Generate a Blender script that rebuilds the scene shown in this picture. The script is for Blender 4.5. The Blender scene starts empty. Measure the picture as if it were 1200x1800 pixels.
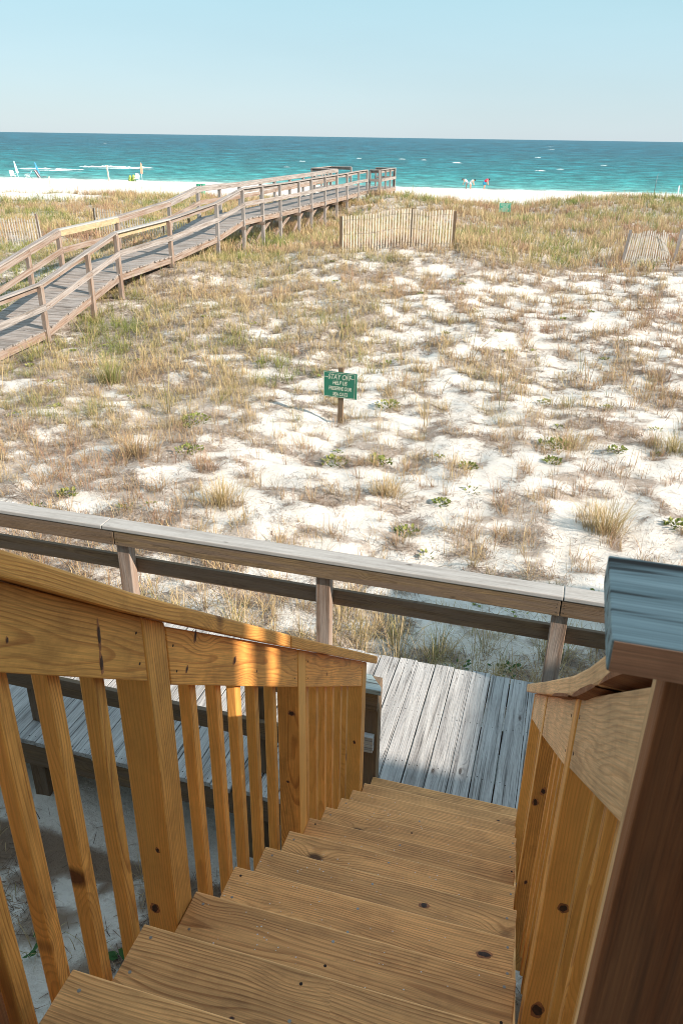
import bpy, math, random
import numpy as np
from mathutils import Vector, Matrix
rad = math.radians
scene = bpy.context.scene
C = scene.collection

# ------------------------------------------------------------------ camera
# origin = the photographer's eye; +Y = the way the stairs descend; sea level z = -6
pitch, roll, yaw = rad(25.7), math.atan(0.015), rad(15.8)
FW = Vector((-math.sin(yaw)*math.cos(pitch), math.cos(yaw)*math.cos(pitch), -math.sin(pitch)))
R0 = Vector((math.cos(yaw), math.sin(yaw), 0)); U0 = R0.cross(FW)
RT = math.cos(roll)*R0 + math.sin(roll)*U0
UP = -math.sin(roll)*R0 + math.cos(roll)*U0
cam = bpy.data.objects.new('camera', bpy.data.cameras.new('camera')); C.objects.link(cam)
m = Matrix((RT, UP, -FW)).transposed().to_4x4(); cam.matrix_world = m
cam.data.sensor_fit = 'VERTICAL'; cam.data.sensor_height = 36; cam.data.sensor_width = 24
cam.data.lens = 1370/1800*36
cam.data.clip_start = 0.02; cam.data.clip_end = 60000
cam.data.dof.use_dof = True; cam.data.dof.focus_distance = 4.0; cam.data.dof.aperture_fstop = 18
scene.camera = cam

# ------------------------------------------------------------------ sky + sun
EL = 29.0
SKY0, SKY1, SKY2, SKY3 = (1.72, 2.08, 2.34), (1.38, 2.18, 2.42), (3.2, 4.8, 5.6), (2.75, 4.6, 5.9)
TOSUN = Vector((0.97, -0.243, 0)).normalized()*math.cos(rad(EL)) + Vector((0, 0, math.sin(rad(EL))))
w = bpy.data.worlds.new('World'); scene.world = w; w.use_nodes = True
nt = w.node_tree; nt.nodes.clear()
sky = nt.nodes.new('ShaderNodeTexSky'); sky.sky_type = 'NISHITA'; sky.sun_disc = False
sky.sun_elevation = rad(EL); sky.sun_rotation = math.atan2(TOSUN.x, TOSUN.y)
sky.altitude = 0; sky.air_density = 1.0; sky.dust_density = 0.3; sky.ozone_density = 2.0
bg = nt.nodes.new('ShaderNodeBackground'); bg.inputs[1].default_value = 0.14
wo = nt.nodes.new('ShaderNodeOutputWorld')
# hazy seaside sky: the Nishita colours, softened towards pale cyan haze; upper sky brightened to lift the shade
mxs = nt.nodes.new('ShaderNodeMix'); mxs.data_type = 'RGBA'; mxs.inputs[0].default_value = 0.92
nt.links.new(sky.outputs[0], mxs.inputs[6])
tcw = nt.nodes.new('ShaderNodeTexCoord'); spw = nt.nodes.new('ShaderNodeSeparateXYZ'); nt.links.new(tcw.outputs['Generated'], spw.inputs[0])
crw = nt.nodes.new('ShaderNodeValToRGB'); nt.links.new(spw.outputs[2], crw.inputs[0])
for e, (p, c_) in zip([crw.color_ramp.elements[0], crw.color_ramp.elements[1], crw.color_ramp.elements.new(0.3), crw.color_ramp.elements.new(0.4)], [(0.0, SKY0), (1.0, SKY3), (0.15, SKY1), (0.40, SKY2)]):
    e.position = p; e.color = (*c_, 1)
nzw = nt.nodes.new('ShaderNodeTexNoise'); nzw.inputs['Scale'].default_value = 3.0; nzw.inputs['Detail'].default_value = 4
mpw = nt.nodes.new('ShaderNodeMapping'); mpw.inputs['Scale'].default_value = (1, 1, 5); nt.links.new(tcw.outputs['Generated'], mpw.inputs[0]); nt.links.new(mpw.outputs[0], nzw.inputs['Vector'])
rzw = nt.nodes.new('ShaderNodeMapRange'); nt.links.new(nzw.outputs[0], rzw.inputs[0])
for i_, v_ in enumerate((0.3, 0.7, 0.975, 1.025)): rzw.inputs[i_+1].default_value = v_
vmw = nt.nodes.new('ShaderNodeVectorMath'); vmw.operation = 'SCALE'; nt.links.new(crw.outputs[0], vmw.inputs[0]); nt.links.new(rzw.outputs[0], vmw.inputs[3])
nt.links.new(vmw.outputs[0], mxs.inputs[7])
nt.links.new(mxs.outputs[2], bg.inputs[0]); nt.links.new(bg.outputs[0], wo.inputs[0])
sun = bpy.data.objects.new('sun', bpy.data.lights.new('sun', 'SUN')); C.objects.link(sun)
sun.data.energy = 3.8; sun.data.angle = rad(0.35); sun.data.color = (1.0, 0.87, 0.73)
sun.rotation_euler = TOSUN.to_track_quat('Z', 'Y').to_euler()
sun.location = TOSUN*50
scene.view_settings.view_transform = 'Standard'; scene.view_settings.look = 'None'
scene.view_settings.gamma = 1; scene.view_settings.exposure = 1.22
scene.render.engine = 'CYCLES'
scene.cycles.filter_width = 0.95

# ------------------------------------------------------------------ helpers
rng = np.random.default_rng(7); random.seed(7)

class G:
    """tiny node-graph helper"""
    def __init__(s, name):
        s.m = bpy.data.materials.new(name); s.m.use_nodes = True
        s.t = s.m.node_tree; s.t.nodes.clear()
        s.out = s.t.nodes.new('ShaderNodeOutputMaterial')
        s.b = s.t.nodes.new('ShaderNodeBsdfPrincipled'); s.t.links.new(s.b.outputs[0], s.out.inputs[0])
    def n(s, t, **k):
        nd = s.t.nodes.new(t)
        for a, v in k.items(): setattr(nd, a, v)
        return nd
    def put(s, sock, v):
        if hasattr(v, 'is_output') or isinstance(v, bpy.types.NodeSocket): s.t.links.new(v, sock)
        elif v is not None: sock.default_value = v
    def attr(s, name, o='Vector'): return s.n('ShaderNodeAttribute', attribute_name=name).outputs[o]
    def math(s, op, a, b=None, c=None, clamp=False):
        nd = s.n('ShaderNodeMath', operation=op, use_clamp=clamp)
        for i, v in enumerate((a, b, c)): s.put(nd.inputs[i], v)
        return nd.outputs[0]
    def vmul(s, v, k):
        nd = s.n('ShaderNodeVectorMath', operation='MULTIPLY'); s.put(nd.inputs[0], v); s.put(nd.inputs[1], k); return nd.outputs[0]
    def vadd(s, v, k):
        nd = s.n('ShaderNodeVectorMath', operation='ADD'); s.put(nd.inputs[0], v); s.put(nd.inputs[1], k); return nd.outputs[0]
    def noise(s, v, scale=1, detail=3, rough=0.55, o='Fac'):
        nd = s.n('ShaderNodeTexNoise'); s.put(nd.inputs['Vector'], v)
        nd.inputs['Scale'].default_value = scale; nd.inputs['Detail'].default_value = detail; nd.inputs['Roughness'].default_value = rough
        return nd.outputs[o]
    def ramp(s, v, stops, interp='LINEAR'):
        nd = s.n('ShaderNodeValToRGB'); cr = nd.color_ramp; cr.interpolation = interp
        while len(cr.elements) < len(stops): cr.elements.new(0.5)
        for e, (p, c) in zip(cr.elements, stops):
            e.position = p; e.color = (c, c, c, 1) if not hasattr(c, '__len__') else (*c, 1)
        s.put(nd.inputs[0], v); return nd.outputs[0]
    def mix(s, f, a, b, mode='MIX'):
        nd = s.n('ShaderNodeMix', data_type='RGBA', blend_type=mode)
        s.put(nd.inputs[0], f)
        for i, v in ((6, a), (7, b)):
            if isinstance(v, tuple): nd.inputs[i].default_value = (*v, 1) if len(v) == 3 else v
            else: s.put(nd.inputs[i], v)
        return nd.outputs[2]
    def bump(s, h, strength=0.3, dist=0.002, prev=None):
        nd = s.n('ShaderNodeBump'); nd.inputs['Strength'].default_value = strength; nd.inputs['Distance'].default_value = dist
        s.put(nd.inputs['Height'], h)
        if prev is not None: s.put(nd.inputs['Normal'], prev)
        s.put(s.b.inputs['Normal'], nd.outputs[0]); return nd.outputs[0]
    def sepx(s, v):
        nd = s.n('ShaderNodeSeparateXYZ'); s.put(nd.inputs[0], v); return nd.outputs
    def comb(s, x, y, z):
        nd = s.n('ShaderNodeCombineXYZ')
        for i, v in enumerate((x, y, z)): s.put(nd.inputs[i], v)
        return nd.outputs[0]

def srgb(r, g, b):
    f = lambda c: ((c/255+0.055)/1.055)**2.4 if c/255 > 0.04045 else c/255/12.92
    return (f(r), f(g), f(b))

def wood(name, light, dark, knot, freq=150, hue2=None, crack=0.0, ring=0.75, rough=0.6, grey=None, bumpk=0.25, knots=True, blot=0.32, kthr=0.66, edge=0.35, lines=0):
    """plain-sawn board: growth rings round a pith line, bent round knots; gc = metres (along, across, through)"""
    g = G(name); gc = g.attr('gc'); rv = g.attr('rv', 'Fac')
    warp = g.noise(g.vmul(gc, (1.3, 5.0, 5.0)), 1, 2, 0.5, 'Color')
    warp = g.vmul(g.vadd(warp, (-.5, -.5, -.5)), (0.0, 0.075, 0.085))
    v = g.vadd(gc, warp)
    x, a, b = g.sepx(v)[0:3]
    # knots
    vn = g.n('ShaderNodeTexVoronoi', feature='F1'); vn.inputs['Scale'].default_value = 1
    vn.inputs['Randomness'].default_value = 1
    g.put(vn.inputs['Vector'], g.vmul(v, (2.9, 6.5, 0.02)))
    kd = vn.outputs['Distance']
    ks = g.sepx(vn.outputs['Color'])[0]
    kon = g.math('GREATER_THAN', ks, kthr)
    kfall = g.math('MULTIPLY', g.math('EXPONENT', g.math('MULTIPLY', g.math('POWER', g.math('DIVIDE', kd, 0.22), 2), -1)), kon)
    # ring radius, pith below the face
    r = g.math('SQRT', g.math('ADD', g.math('POWER', a, 2), g.math('POWER', g.math('ADD', b, 0.030), 2)))
    if knots: r = g.math('ADD', r, g.math('MULTIPLY', kfall, 0.035))
    fr = g.math('FRACT', g.math('MULTIPLY', r, freq))
    late = g.ramp(fr, [(0.0, 0.0), (0.5, 0.06), (0.82, 1.0), (0.94, 0.9), (1.0, 0.0)])
    late = g.math('MULTIPLY', late, g.ramp(g.noise(g.vmul(gc, (2.0, 30.0, 30.0)), 1, 2), [(0.3, 0.35), (0.65, 1.0)]))
    fib = g.noise(g.vmul(gc, (6, 330, 330)), 1, 3, 0.7)
    base = g.mix(g.math('MULTIPLY', late, ring), light, dark)
    if hue2: base = g.mix(g.math('MULTIPLY', rv, 0.75), base, g.mix(1.0, base, hue2, 'MULTIPLY'))
    lowf = g.noise(g.vmul(gc, (3.0, 12, 12)), 1, 3, 0.6)
    base = g.mix(1.0, base, g.ramp(lowf, [(0.25, 1-blot), (0.75, 1+blot*0.35)]), 'MULTIPLY')
    base = g.mix(1.0, base, g.ramp(fib, [(0.3, 0.66), (0.7, 1.14)]), 'MULTIPLY')
    bri = g.math('ADD', 0.72, g.math('MULTIPLY', rv, 0.46))
    base = g.mix(1.0, base, g.comb(bri, bri, bri), 'MULTIPLY')
    h = g.math('ADD', g.math('MULTIPLY', late, 0.5), g.math('MULTIPLY', fib, 0.8))
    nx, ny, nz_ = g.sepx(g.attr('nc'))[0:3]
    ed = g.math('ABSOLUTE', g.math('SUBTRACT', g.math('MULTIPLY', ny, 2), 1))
    stain = g.ramp(g.noise(g.vmul(gc, (7, 11, 11)), 1, 5, 0.7), [(0.50, 0.0), (0.70, 1.0)])
    base = g.mix(g.math('MULTIPLY', stain, 0.42), base, g.mix(1.0, base, (0.42, 0.36, 0.33), 'MULTIPLY'))
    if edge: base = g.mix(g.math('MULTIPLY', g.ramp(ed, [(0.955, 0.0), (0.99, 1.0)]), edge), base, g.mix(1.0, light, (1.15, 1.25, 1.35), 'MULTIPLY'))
    if grey:
        gm = g.ramp(g.noise(g.vmul(gc, (1.2, 22, 22)), 1, 4, 0.6), [(0.35, 0.0), (0.62, 1.0)])
        base = g.mix(gm, base, g.mix(1.0, grey, g.ramp(fib, [(0.3, 0.7), (0.7, 1.15)]), 'MULTIPLY'))
    if crack:
        cn = g.noise(g.vmul(gc, (1.1, 75, 75)), 1, 5, 0.62)
        cm = g.math('MULTIPLY', g.ramp(cn, [(0.30, 1.0), (0.43, 0.0)]), crack)
        cn2 = g.noise(g.vmul(v, (0.7, 34, 34)), 1, 2, 0.5)
        cm2 = g.math('MULTIPLY', g.ramp(cn2, [(0.28, 1.0), (0.315, 0.0)]), crack)
        cm = g.math('MAXIMUM', cm, cm2)
        if lines:
            ln_ = g.ramp(g.noise(g.vadd(g.vmul(v, (2.2, 52, 52)), (3, 7, 0)), 1, 3, 0.6), [(0.36, 1.0), (0.43, 0.0)])
            cm = g.math('MAXIMUM', cm, g.math('MULTIPLY', ln_, 0.8))
        base = g.mix(cm, base, (0.035, 0.028, 0.025))
        h = g.math('SUBTRACT', h, g.math('MULTIPLY', cm, 3.0))
    if knots:
        kin = g.math('MULTIPLY', g.ramp(g.math('ADD', kd, g.math('MULTIPLY', fib, 0.02)), [(0.07, 1.0), (0.125, 0.0)]), kon)
        kring = g.ramp(g.math('FRACT', g.math('MULTIPLY', kd, 55)), [(0.2, 0.6), (0.8, 1.0)])
        base = g.mix(g.math('MULTIPLY', kin, 0.9), base, g.mix(1.0, knot, kring, 'MULTIPLY'))
    g.put(g.b.inputs['Base Color'], base)
    g.put(g.b.inputs['Roughness'], g.math('ADD', rough, g.math('MULTIPLY', fib, 0.15)))
    g.b.inputs['Specular IOR Level'].default_value = 0.3
    g.bump(h, bumpk, 0.0012 if not crack else 0.003)
    return g.m

M = {}
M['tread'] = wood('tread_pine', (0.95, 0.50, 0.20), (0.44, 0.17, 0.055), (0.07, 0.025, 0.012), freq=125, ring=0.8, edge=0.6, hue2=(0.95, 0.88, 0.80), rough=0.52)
M['rail_new'] = wood('new_pine', (0.93, 0.45, 0.115), (0.46, 0.145, 0.032), (0.10, 0.025, 0.010), freq=130, ring=0.70, kthr=0.42, hue2=(1.0, 0.84, 0.80), rough=0.5)
M['rail_pale'] = wood('pale_pine', (0.95, 0.55, 0.27), (0.62, 0.28, 0.11), (0.10, 0.045, 0.02), kthr=0.5, freq=110, rough=0.55, ring=0.5)
M['grey_deck'] = wood('weathered_decking', (0.44, 0.425, 0.42), (0.23, 0.22, 0.22), (0.11, 0.09, 0.08), freq=70, hue2=(0.86, 0.88, 0.90), crack=0.85, grey=(0.50, 0.49, 0.485), rough=0.8, bumpk=0.8)
M['grey_far'] = wood('weathered_walkway', (0.28, 0.24, 0.21), (0.15, 0.125, 0.11), (0.10, 0.07, 0.05), freq=60, hue2=(1.05, 0.90, 0.82), crack=0.7, grey=(0.36, 0.33, 0.315), rough=0.85, bumpk=0.5)
M['rust_far'] = wood('redbrown_timber', (0.28, 0.18, 0.125), (0.15, 0.095, 0.065), (0.08, 0.04, 0.03), freq=60, crack=0.3, grey=(0.32, 0.265, 0.23), rough=0.85, bumpk=0.5)
M['cap_grey'] = wood('grey_handrail', (0.38, 0.36, 0.34), (0.36, 0.335, 0.32), (0.10, 0.08, 0.07), freq=50, grey=(0.41, 0.395, 0.38), crack=0.10, rough=0.85, ring=0.4, blot=0.12)
M['brown'] = wood('weathered_brown', (0.24, 0.15, 0.085), (0.10, 0.058, 0.034), (0.05, 0.03, 0.02), freq=90, hue2=(0.9, 1.0, 0.85), crack=0.35, grey=(0.17, 0.12, 0.085), rough=0.75, bumpk=0.5)
M['old_dark'] = wood('old_dark_timber', (0.30, 0.092, 0.028), (0.045, 0.015, 0.007), (0.03, 0.015, 0.01), freq=60, crack=0.35, grey=(0.32, 0.125, 0.05), rough=0.6, bumpk=0.5)
M['old_grey'] = wood('old_grey_cap', (0.22, 0.285, 0.30), (0.05, 0.065, 0.07), (0.30, 0.28, 0.26), freq=48, crack=1.0, ring=0.5, lines=1, grey=(0.31, 0.375, 0.39), rough=0.85, bumpk=0.12)
M['old_red'] = wood('old_redbrown', (0.62, 0.29, 0.17), (0.22, 0.09, 0.055), (0.05, 0.02, 0.01), freq=90, crack=0.3, rough=0.75, bumpk=0.4)
M['yellow_new'] = wood('fresh_yellow_board', (0.52, 0.42, 0.26), (0.42, 0.32, 0.18), (0.2, 0.1, 0.05), freq=60, rough=0.7, ring=0.5)
M['lath'] = wood('pale_lath', (0.88, 0.77, 0.62), (0.75, 0.62, 0.48), (0.2, 0.1, 0.05), freq=60, rough=0.8, knots=False, hue2=(0.85, 0.85, 0.88))
M['lath_grey'] = wood('grey_lath', (0.60, 0.56, 0.49), (0.50, 0.45, 0.39), (0.2, 0.1, 0.05), freq=60, rough=0.85, knots=False, hue2=(0.8, 0.8, 0.85))

def plain(name, col, rough=0.6, metal=0.0, nscale=8, var=0.15, bump=0.0):
    g = G(name); tc = g.n('ShaderNodeTexCoord').outputs['Object']
    nz = g.noise(tc, nscale, 4)
    g.put(g.b.inputs['Base Color'], g.mix(1.0, col, g.ramp(nz, [(0.3, 1-var), (0.7, 1+var*0.5)]), 'MULTIPLY'))
    g.b.inputs['Roughness'].default_value = rough; g.b.inputs['Metallic'].default_value = metal
    if bump: g.bump(nz, 0.4, bump)
    return g.m
M['screw'] = plain('screw_steel', (0.30, 0.29, 0.27), 0.4, 0.8, 200)
M['nail'] = plain('rusty_nail', (0.03, 0.018, 0.014), 0.9)
M['bolt'] = plain('galvanised_bolt', (0.33, 0.36, 0.38), 0.5, 0.7, 60)
M['green_sign'] = plain('green_sign_paint', (0.010, 0.155, 0.095), 0.45, 0, 12, 0.12)
M['green_sign_far'] = plain('faded_green_sign', (0.05, 0.33, 0.23), 0.6, 0, 12, 0.2)
M['letter'] = plain('cream_lettering', (0.62, 0.62, 0.50), 0.6)
M['wire'] = plain('fence_wire', (0.22, 0.20, 0.18), 0.6, 0.6)
M['wallp'] = plain('tan_siding', (0.30, 0.26, 0.21), 0.7, 0, 3, 0.08)
M['roofp'] = plain('grey_shingles', (0.16, 0.15, 0.15), 0.9, 0, 30, 0.3)
M['glassp'] = plain('window_glass', (0.03, 0.04, 0.05), 0.08)
M['white'] = plain('white_plastic', (0.78, 0.78, 0.78), 0.5)
M['blue'] = plain('blue_canvas', (0.06, 0.30, 0.60), 0.8)
M['paleblue'] = plain('pale_blue_canvas', (0.55, 0.74, 0.82), 0.8)
M['darkgrey'] = plain('dark_canvas', (0.10, 0.09, 0.10), 0.8)
M['orange'] = plain('salmon_canvas', (0.70, 0.33, 0.22), 0.8)
M['lime'] = plain('lime_fabric', (0.38, 0.48, 0.10), 0.8, 0, 6, 0.6)
M['bingreen'] = plain('bin_green', (0.04, 0.26, 0.16), 0.6)
M['skin'] = plain('skin', (0.56, 0.30, 0.20), 0.6)
M['hair'] = plain('dark_hair', (0.03, 0.02, 0.02), 0.7)
M['redc'] = plain('red_cloth', (0.80, 0.04, 0.09), 0.8)
M['bluec'] = plain('blue_cloth', (0.03, 0.30, 0.50), 0.8)
M['whitec'] = plain('white_cloth', (0.75, 0.73, 0.72), 0.8)
M['greyc'] = plain('grey_cloth', (0.35, 0.38, 0.42), 0.8)

# mesh builder -------------------------------------------------------
class MB:
    def __init__(s): s.v = []; s.f = []; s.gc = []; s.rv = []; s.nc = {}
    def hexa(s, A, B, gl0=None, rvv=None, off=None):
        """A,B: 4 corners each (same order round) of the two ends; grain runs A->B"""
        A = [Vector(p) for p in A]; B = [Vector(p) for p in B]
        ca = sum(A, Vector())/4; cb = sum(B, Vector())/4; L = (cb-ca).length; l = (cb-ca).normalized()
        e1 = (A[1]-A[0]); e2 = (A[3]-A[0])
        if e1.length < e2.length: e1, e2 = e2, e1
        wv = (e1 - l*e1.dot(l)).normalized(); tv = l.cross(wv)
        o = off or (random.uniform(-60, 60), random.uniform(-0.06, 0.06), random.choice((-1, 1))*random.uniform(0.0, 0.03))
        rr = random.random() if rvv is None else rvv
        n = len(s.v)
        aa = [(p-ca).dot(wv) for p in A+B]; lo_, hi_ = min(aa), max(aa)+1e-9
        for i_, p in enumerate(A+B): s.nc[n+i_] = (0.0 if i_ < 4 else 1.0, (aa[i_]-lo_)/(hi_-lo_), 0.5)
        for p in A+B:
            d = p-ca; s.v.append(tuple(p)); s.gc.append((o[0]+d.dot(l), o[1]+d.dot(wv), o[2]+d.dot(tv))); s.rv.append(rr)
        s.f += [(n, n+1, n+2, n+3), (n+7, n+6, n+5, n+4)] + [(n+i, n+4+i, n+4+(i+1) % 4, n+(i+1) % 4) for i in range(4)]
        return s
    def board(s, p0, p1, w, width, thick, **k):
        """centre line p0->p1, width along w, thickness across"""
        p0 = Vector(p0); p1 = Vector(p1); l = (p1-p0).normalized(); w = Vector(w); w = (w-l*w.dot(l)).normalized(); t = l.cross(w)
        q = [(-1, -1), (1, -1), (1, 1), (-1, 1)]
        return s.hexa([p0+w*a*width/2+t*b*thick/2 for a, b in q], [p1+w*a*width/2+t*b*thick/2 for a, b in q], **k)
    def boxz(s, x0, x1, y0, y1, z0, z1, axis='z', **k):
        if axis == 'z': A = [(x0, y0, z0), (x1, y0, z0), (x1, y1, z0), (x0, y1, z0)]; B = [(x, y, z1) for x, y, z in A]
        elif axis == 'x': A = [(x0, y0, z0), (x0, y1, z0), (x0, y1, z1), (x0, y0, z1)]; B = [(x1, y, z) for x, y, z in A]
        else: A = [(x0, y0, z0), (x0, y0, z1), (x1, y0, z1), (x1, y0, z0)]; B = [(x, y1, z) for x, y, z in A]
        return s.hexa(A, B, **k)
    def poly(s, pts, faces):
        n = len(s.v)
        for p in pts: s.v.append(tuple(p)); s.gc.append(tuple(p)); s.rv.append(0.5)
        s.f += [tuple(n+i for i in f) for f in faces]; return s
    def prism(s, outline, ext):
        """outline list of 3D points, extruded by vector ext"""
        n = len(outline); e = Vector(ext)
        pts = [Vector(p) for p in outline]; pts += [p+e for p in pts]
        return s.poly(pts, [tuple(range(n-1, -1, -1)), tuple(range(n, 2*n))]+[(i, (i+1) % n, n+(i+1) % n, n+i) for i in range(n)])
    def tube(s, pts, rads, seg=8):
        n0 = len(s.v); pts = [Vector(p) for p in pts]; P = []
        for i, p in enumerate(pts):
            d = (pts[min(i+1, len(pts)-1)]-pts[max(i-1, 0)]).normalized()
            u = d.orthogonal().normalized(); v = d.cross(u)
            P += [p+(u*math.cos(2*math.pi*k/seg)+v*math.sin(2*math.pi*k/seg))*rads[i] for k in range(seg)]
        F = [(i*seg+k, i*seg+(k+1) % seg, (i+1)*seg+(k+1) % seg, (i+1)*seg+k) for i in range(len(pts)-1) for k in range(seg)]
        F += [tuple(range(seg-1, -1, -1)), tuple((len(pts)-1)*seg+k for k in range(seg))]
        # keep ring alignment by simple approach (short tubes)
        return s.poly(P, F)
    def build(s, name, mat, parent=None, bevel=0.0, smooth=False):
        me = bpy.data.meshes.new(name); me.from_pydata(s.v, [], s.f)
        a = me.attributes.new('gc', 'FLOAT_VECTOR', 'POINT'); a.data.foreach_set('vector', np.array(s.gc, 'f').ravel())
        a = me.attributes.new('rv', 'FLOAT', 'POINT'); a.data.foreach_set('value', np.array(s.rv, 'f'))
        a = me.attributes.new('nc', 'FLOAT_VECTOR', 'POINT'); a.data.foreach_set('vector', np.array([s.nc.get(i, (0.5, 0.5, 0.5)) for i in range(len(s.v))], 'f').ravel())
        import bmesh
        bm = bmesh.new(); bm.from_mesh(me); bmesh.ops.recalc_face_normals(bm, faces=bm.faces); bm.to_mesh(me); bm.free()
        me.materials.append(M[mat] if isinstance(mat, str) else mat)
        if smooth: me.polygons.foreach_set('use_smooth', [True]*len(me.polygons))
        o = bpy.data.objects.new(name, me); C.objects.link(o)
        if parent:
            # children keep world-space vertices: parents' origins are handled by the inverse
            o.parent = parent; o.matrix_parent_inverse = root_inv(parent)
        if bevel:
            b = o.modifiers.new('bevel', 'BEVEL'); b.width = bevel; b.segments = 2; b.limit_method = 'ANGLE'
        return o

def root_inv(p):
    mw = Matrix.Identity(4)
    q = p; chain = []
    while q: chain.append(q); q = q.parent
    for q in reversed(chain): mw = mw @ q.matrix_parent_inverse @ Matrix.LocRotScale(q.location, q.rotation_euler, q.scale)
    return mw.inverted()

def tag(o, label=None, cat=None, group=None, kind=None):
    if label: o['label'] = label
    if cat: o['category'] = cat
    if group: o['group'] = group
    if kind: o['kind'] = kind
    return o
def thing(name, label, cat, loc=(0, 0, 0), group=None, rz=0):
    o = bpy.data.objects.new(name, None); C.objects.link(o); o.location = loc; o.rotation_euler = (0, 0, rz)
    o.empty_display_size = 0.2
    return tag(o, label, cat, group)
def interp(x, xs, ys): return float(np.interp(x, xs, ys))

# value noise (numpy) -------------------------------------------------
_T = np.random.default_rng(3).random((256, 256))
def vnoise(x, y):
    x = np.asarray(x, float); y = np.asarray(y, float)
    xi = np.floor(x).astype(int); yi = np.floor(y).astype(int); fx = x-xi; fy = y-yi
    fx = fx*fx*(3-2*fx); fy = fy*fy*(3-2*fy)
    a = _T[xi % 256, yi % 256]; b = _T[(xi+1) % 256, yi % 256]; c = _T[xi % 256, (yi+1) % 256]; d = _T[(xi+1) % 256, (yi+1) % 256]
    return (a*(1-fx)+b*fx)*(1-fy)+(c*(1-fx)+d*fx)*fy
def fbm(x, y, o=4):
    s = 0; a = 1; t = 0
    for i in range(o): s = s+a*vnoise(x*2**i+17.3*i, y*2**i+5.1*i); t += a; a *= 0.5
    return s/t

# ------------------------------------------------------------------ terrain
CP = np.array([
 (-12, 14.5, -4.68), (-12.1, 16.3, -4.58), (-12.1, 18.4, -4.47), (-12.1, 19.9, -4.26), (-12.1, 23, -3.72), (-12.1, 26.4, -3.93), (-12.1, 28.7, -3.92),
 (-12.1, 31, -3.95), (-12.1, 35, -4.08), (-12.1, 39, -4.0), (-12.1, 41.2, -3.85), (-11.4, 44.2, -3.35), (-10.6, 46.5, -2.95), (-8.5, 46.5, -3.15), (-13, 48, -3.5),
 (-7.5, 26.2, -3.42), (-5.3, 26.9, -3.34), (-4.0, 27.2, -3.32), (1.4, 28.5, -3.85), (3.1, 29.1, -3.65),
 (-3.6, 12.6, -4.51), (-9, 9, -4.62), (-1, 9, -4.52), (4, 10, -4.55), (5, 15, -4.5), (0, 17, -4.45), (-5, 17, -4.42), (-9, 20, -4.15), (0, 22, -4.12), (-5, 22.5, -4.0), (5, 21, -4.25), (-8, 14, -4.5),
 (-2, 5.5, -4.45), (3, 5.5, -4.45), (-6, 5.5, -4.5), (-2, 2, -4.4), (-6, 0, -4.45), (2, 0, -4.4), (8, 5, -4.5), (0, -10, -4.3), (-20, -5, -4.5), (15, -5, -4.4),
 (-16, 15, -4.75), (-20, 11, -4.7), (-17, 21, -4.35), (-20, 25.5, -4.0), (-16, 26.5, -3.85), (-30, 34, -4.0), (-22, 38, -3.9), (-25, 22, -4.3),
 (-2, 36, -3.75), (-4, 45, -3.72), (4, 38, -3.5), (9, 30, -3.6), (12, 20, -4.2), (-40, 30, -4.2), (-17, 33, -3.95), (-8, 36, -3.9),
 (-55, 50, -3.95), (-39, 50, -3.84), (-34, 46, -3.62), (-26, 50, -3.64), (-18, 50, -3.68), (-9, 51, -3.85), (-4, 50, -3.72), (-0.9, 50, -3.22), (2.2, 50, -2.98), (5, 50, -3.02), (12, 50, -3.1), (25, 48, -3.2), (40, 45, -3.3)])
def shoreY(x): return 114.0+0.11*np.clip(x, -120, 120)
def ground(x, y, micro=True):
    x = np.asarray(x, float); y = np.asarray(y, float); sh = x.shape
    X = x.ravel(); Y = y.ravel(); num = 0; den = 0
    for cx, cy, cz in CP:
        d2 = ((X-cx)**2+((Y-cy))**2)+0.4
        wgt = 1/d2**1.6; num = num+wgt*cz; den = den+wgt
    z = num/den
    # behind the dunes: the beach, then down under the sea
    yp = Y-0.11*np.clip(X, -120, 120)
    beach = np.interp(yp, [50, 60, 75, 95, 108, 114, 122, 160, 400], [-4.2, -5.1, -5.45, -5.6, -5.8, -6.0, -6.5, -8, -12])
    t = np.clip((yp-51)/9, 0, 1); t = t*t*(3-2*t)
    z = z*(1-t)+beach*t
    if micro:
        k = np.interp(yp, [50, 62, 110], [1, 0.35, 0.1])
        z = z+k*((fbm(X*0.55, Y*0.55, 3)-0.5)*0.32+(fbm(X*2.6+9, Y*2.6, 3)-0.5)*0.14)
    return z.reshape(sh)
def gz(x, y): return float(ground(np.array([x]), np.array([y]))[0])

def dens(x, y):
    """how much dune grass grows at (x, y), 0..1"""
    x = np.asarray(x, float); y = np.asarray(y, float)
    edge = 24.3+1.2*np.sin(x*0.7)+np.where(x > -3, 0.6, 0)
    far = np.clip((y-edge)/2.2, 0, 1)
    wk = np.clip((-6.2-x-0.08*(y-14))/3.0, 0, 1)*np.clip((y-11)/3, 0, 1)
    lft = np.clip((-2.6-x)/3.0, 0, 1)*0.82
    strip = np.clip((6.6-y)/0.8, 0, 1)*0.9*(y > 5.1)
    macro = np.maximum.reduce([far*0.95, wk*0.98, lft, strip, 0.50+0*x])
    n = fbm(x*1.0+3, y*1.35+8, 3)          # patches drawn out sideways
    n2 = fbm(x*3.1+31, y*3.7+4, 3)
    v = macro+(n-0.5)*0.9+(n2-0.5)*1.9
    out = np.clip((v-0.36)/0.30, 0, 1)
    out = np.where(far > 0.5, np.maximum(out, 0.55), out)
    yp = y-0.11*x
    out = np.where(yp > 53.5, 0, out)
    out = np.where(((x+34)/5.5)**2+((y-46)/3.0)**2 < 1, out*0.04, out)       # bare sand hill
    out = np.where((y < 5.35) & (y > 3.2), 0.0, out)
    out = np.where(y < 3.2, np.clip((fbm(x*4.2+4, y*4.2, 3)-0.33)*6, 0, 1)*1.7, out)
    return out

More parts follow.
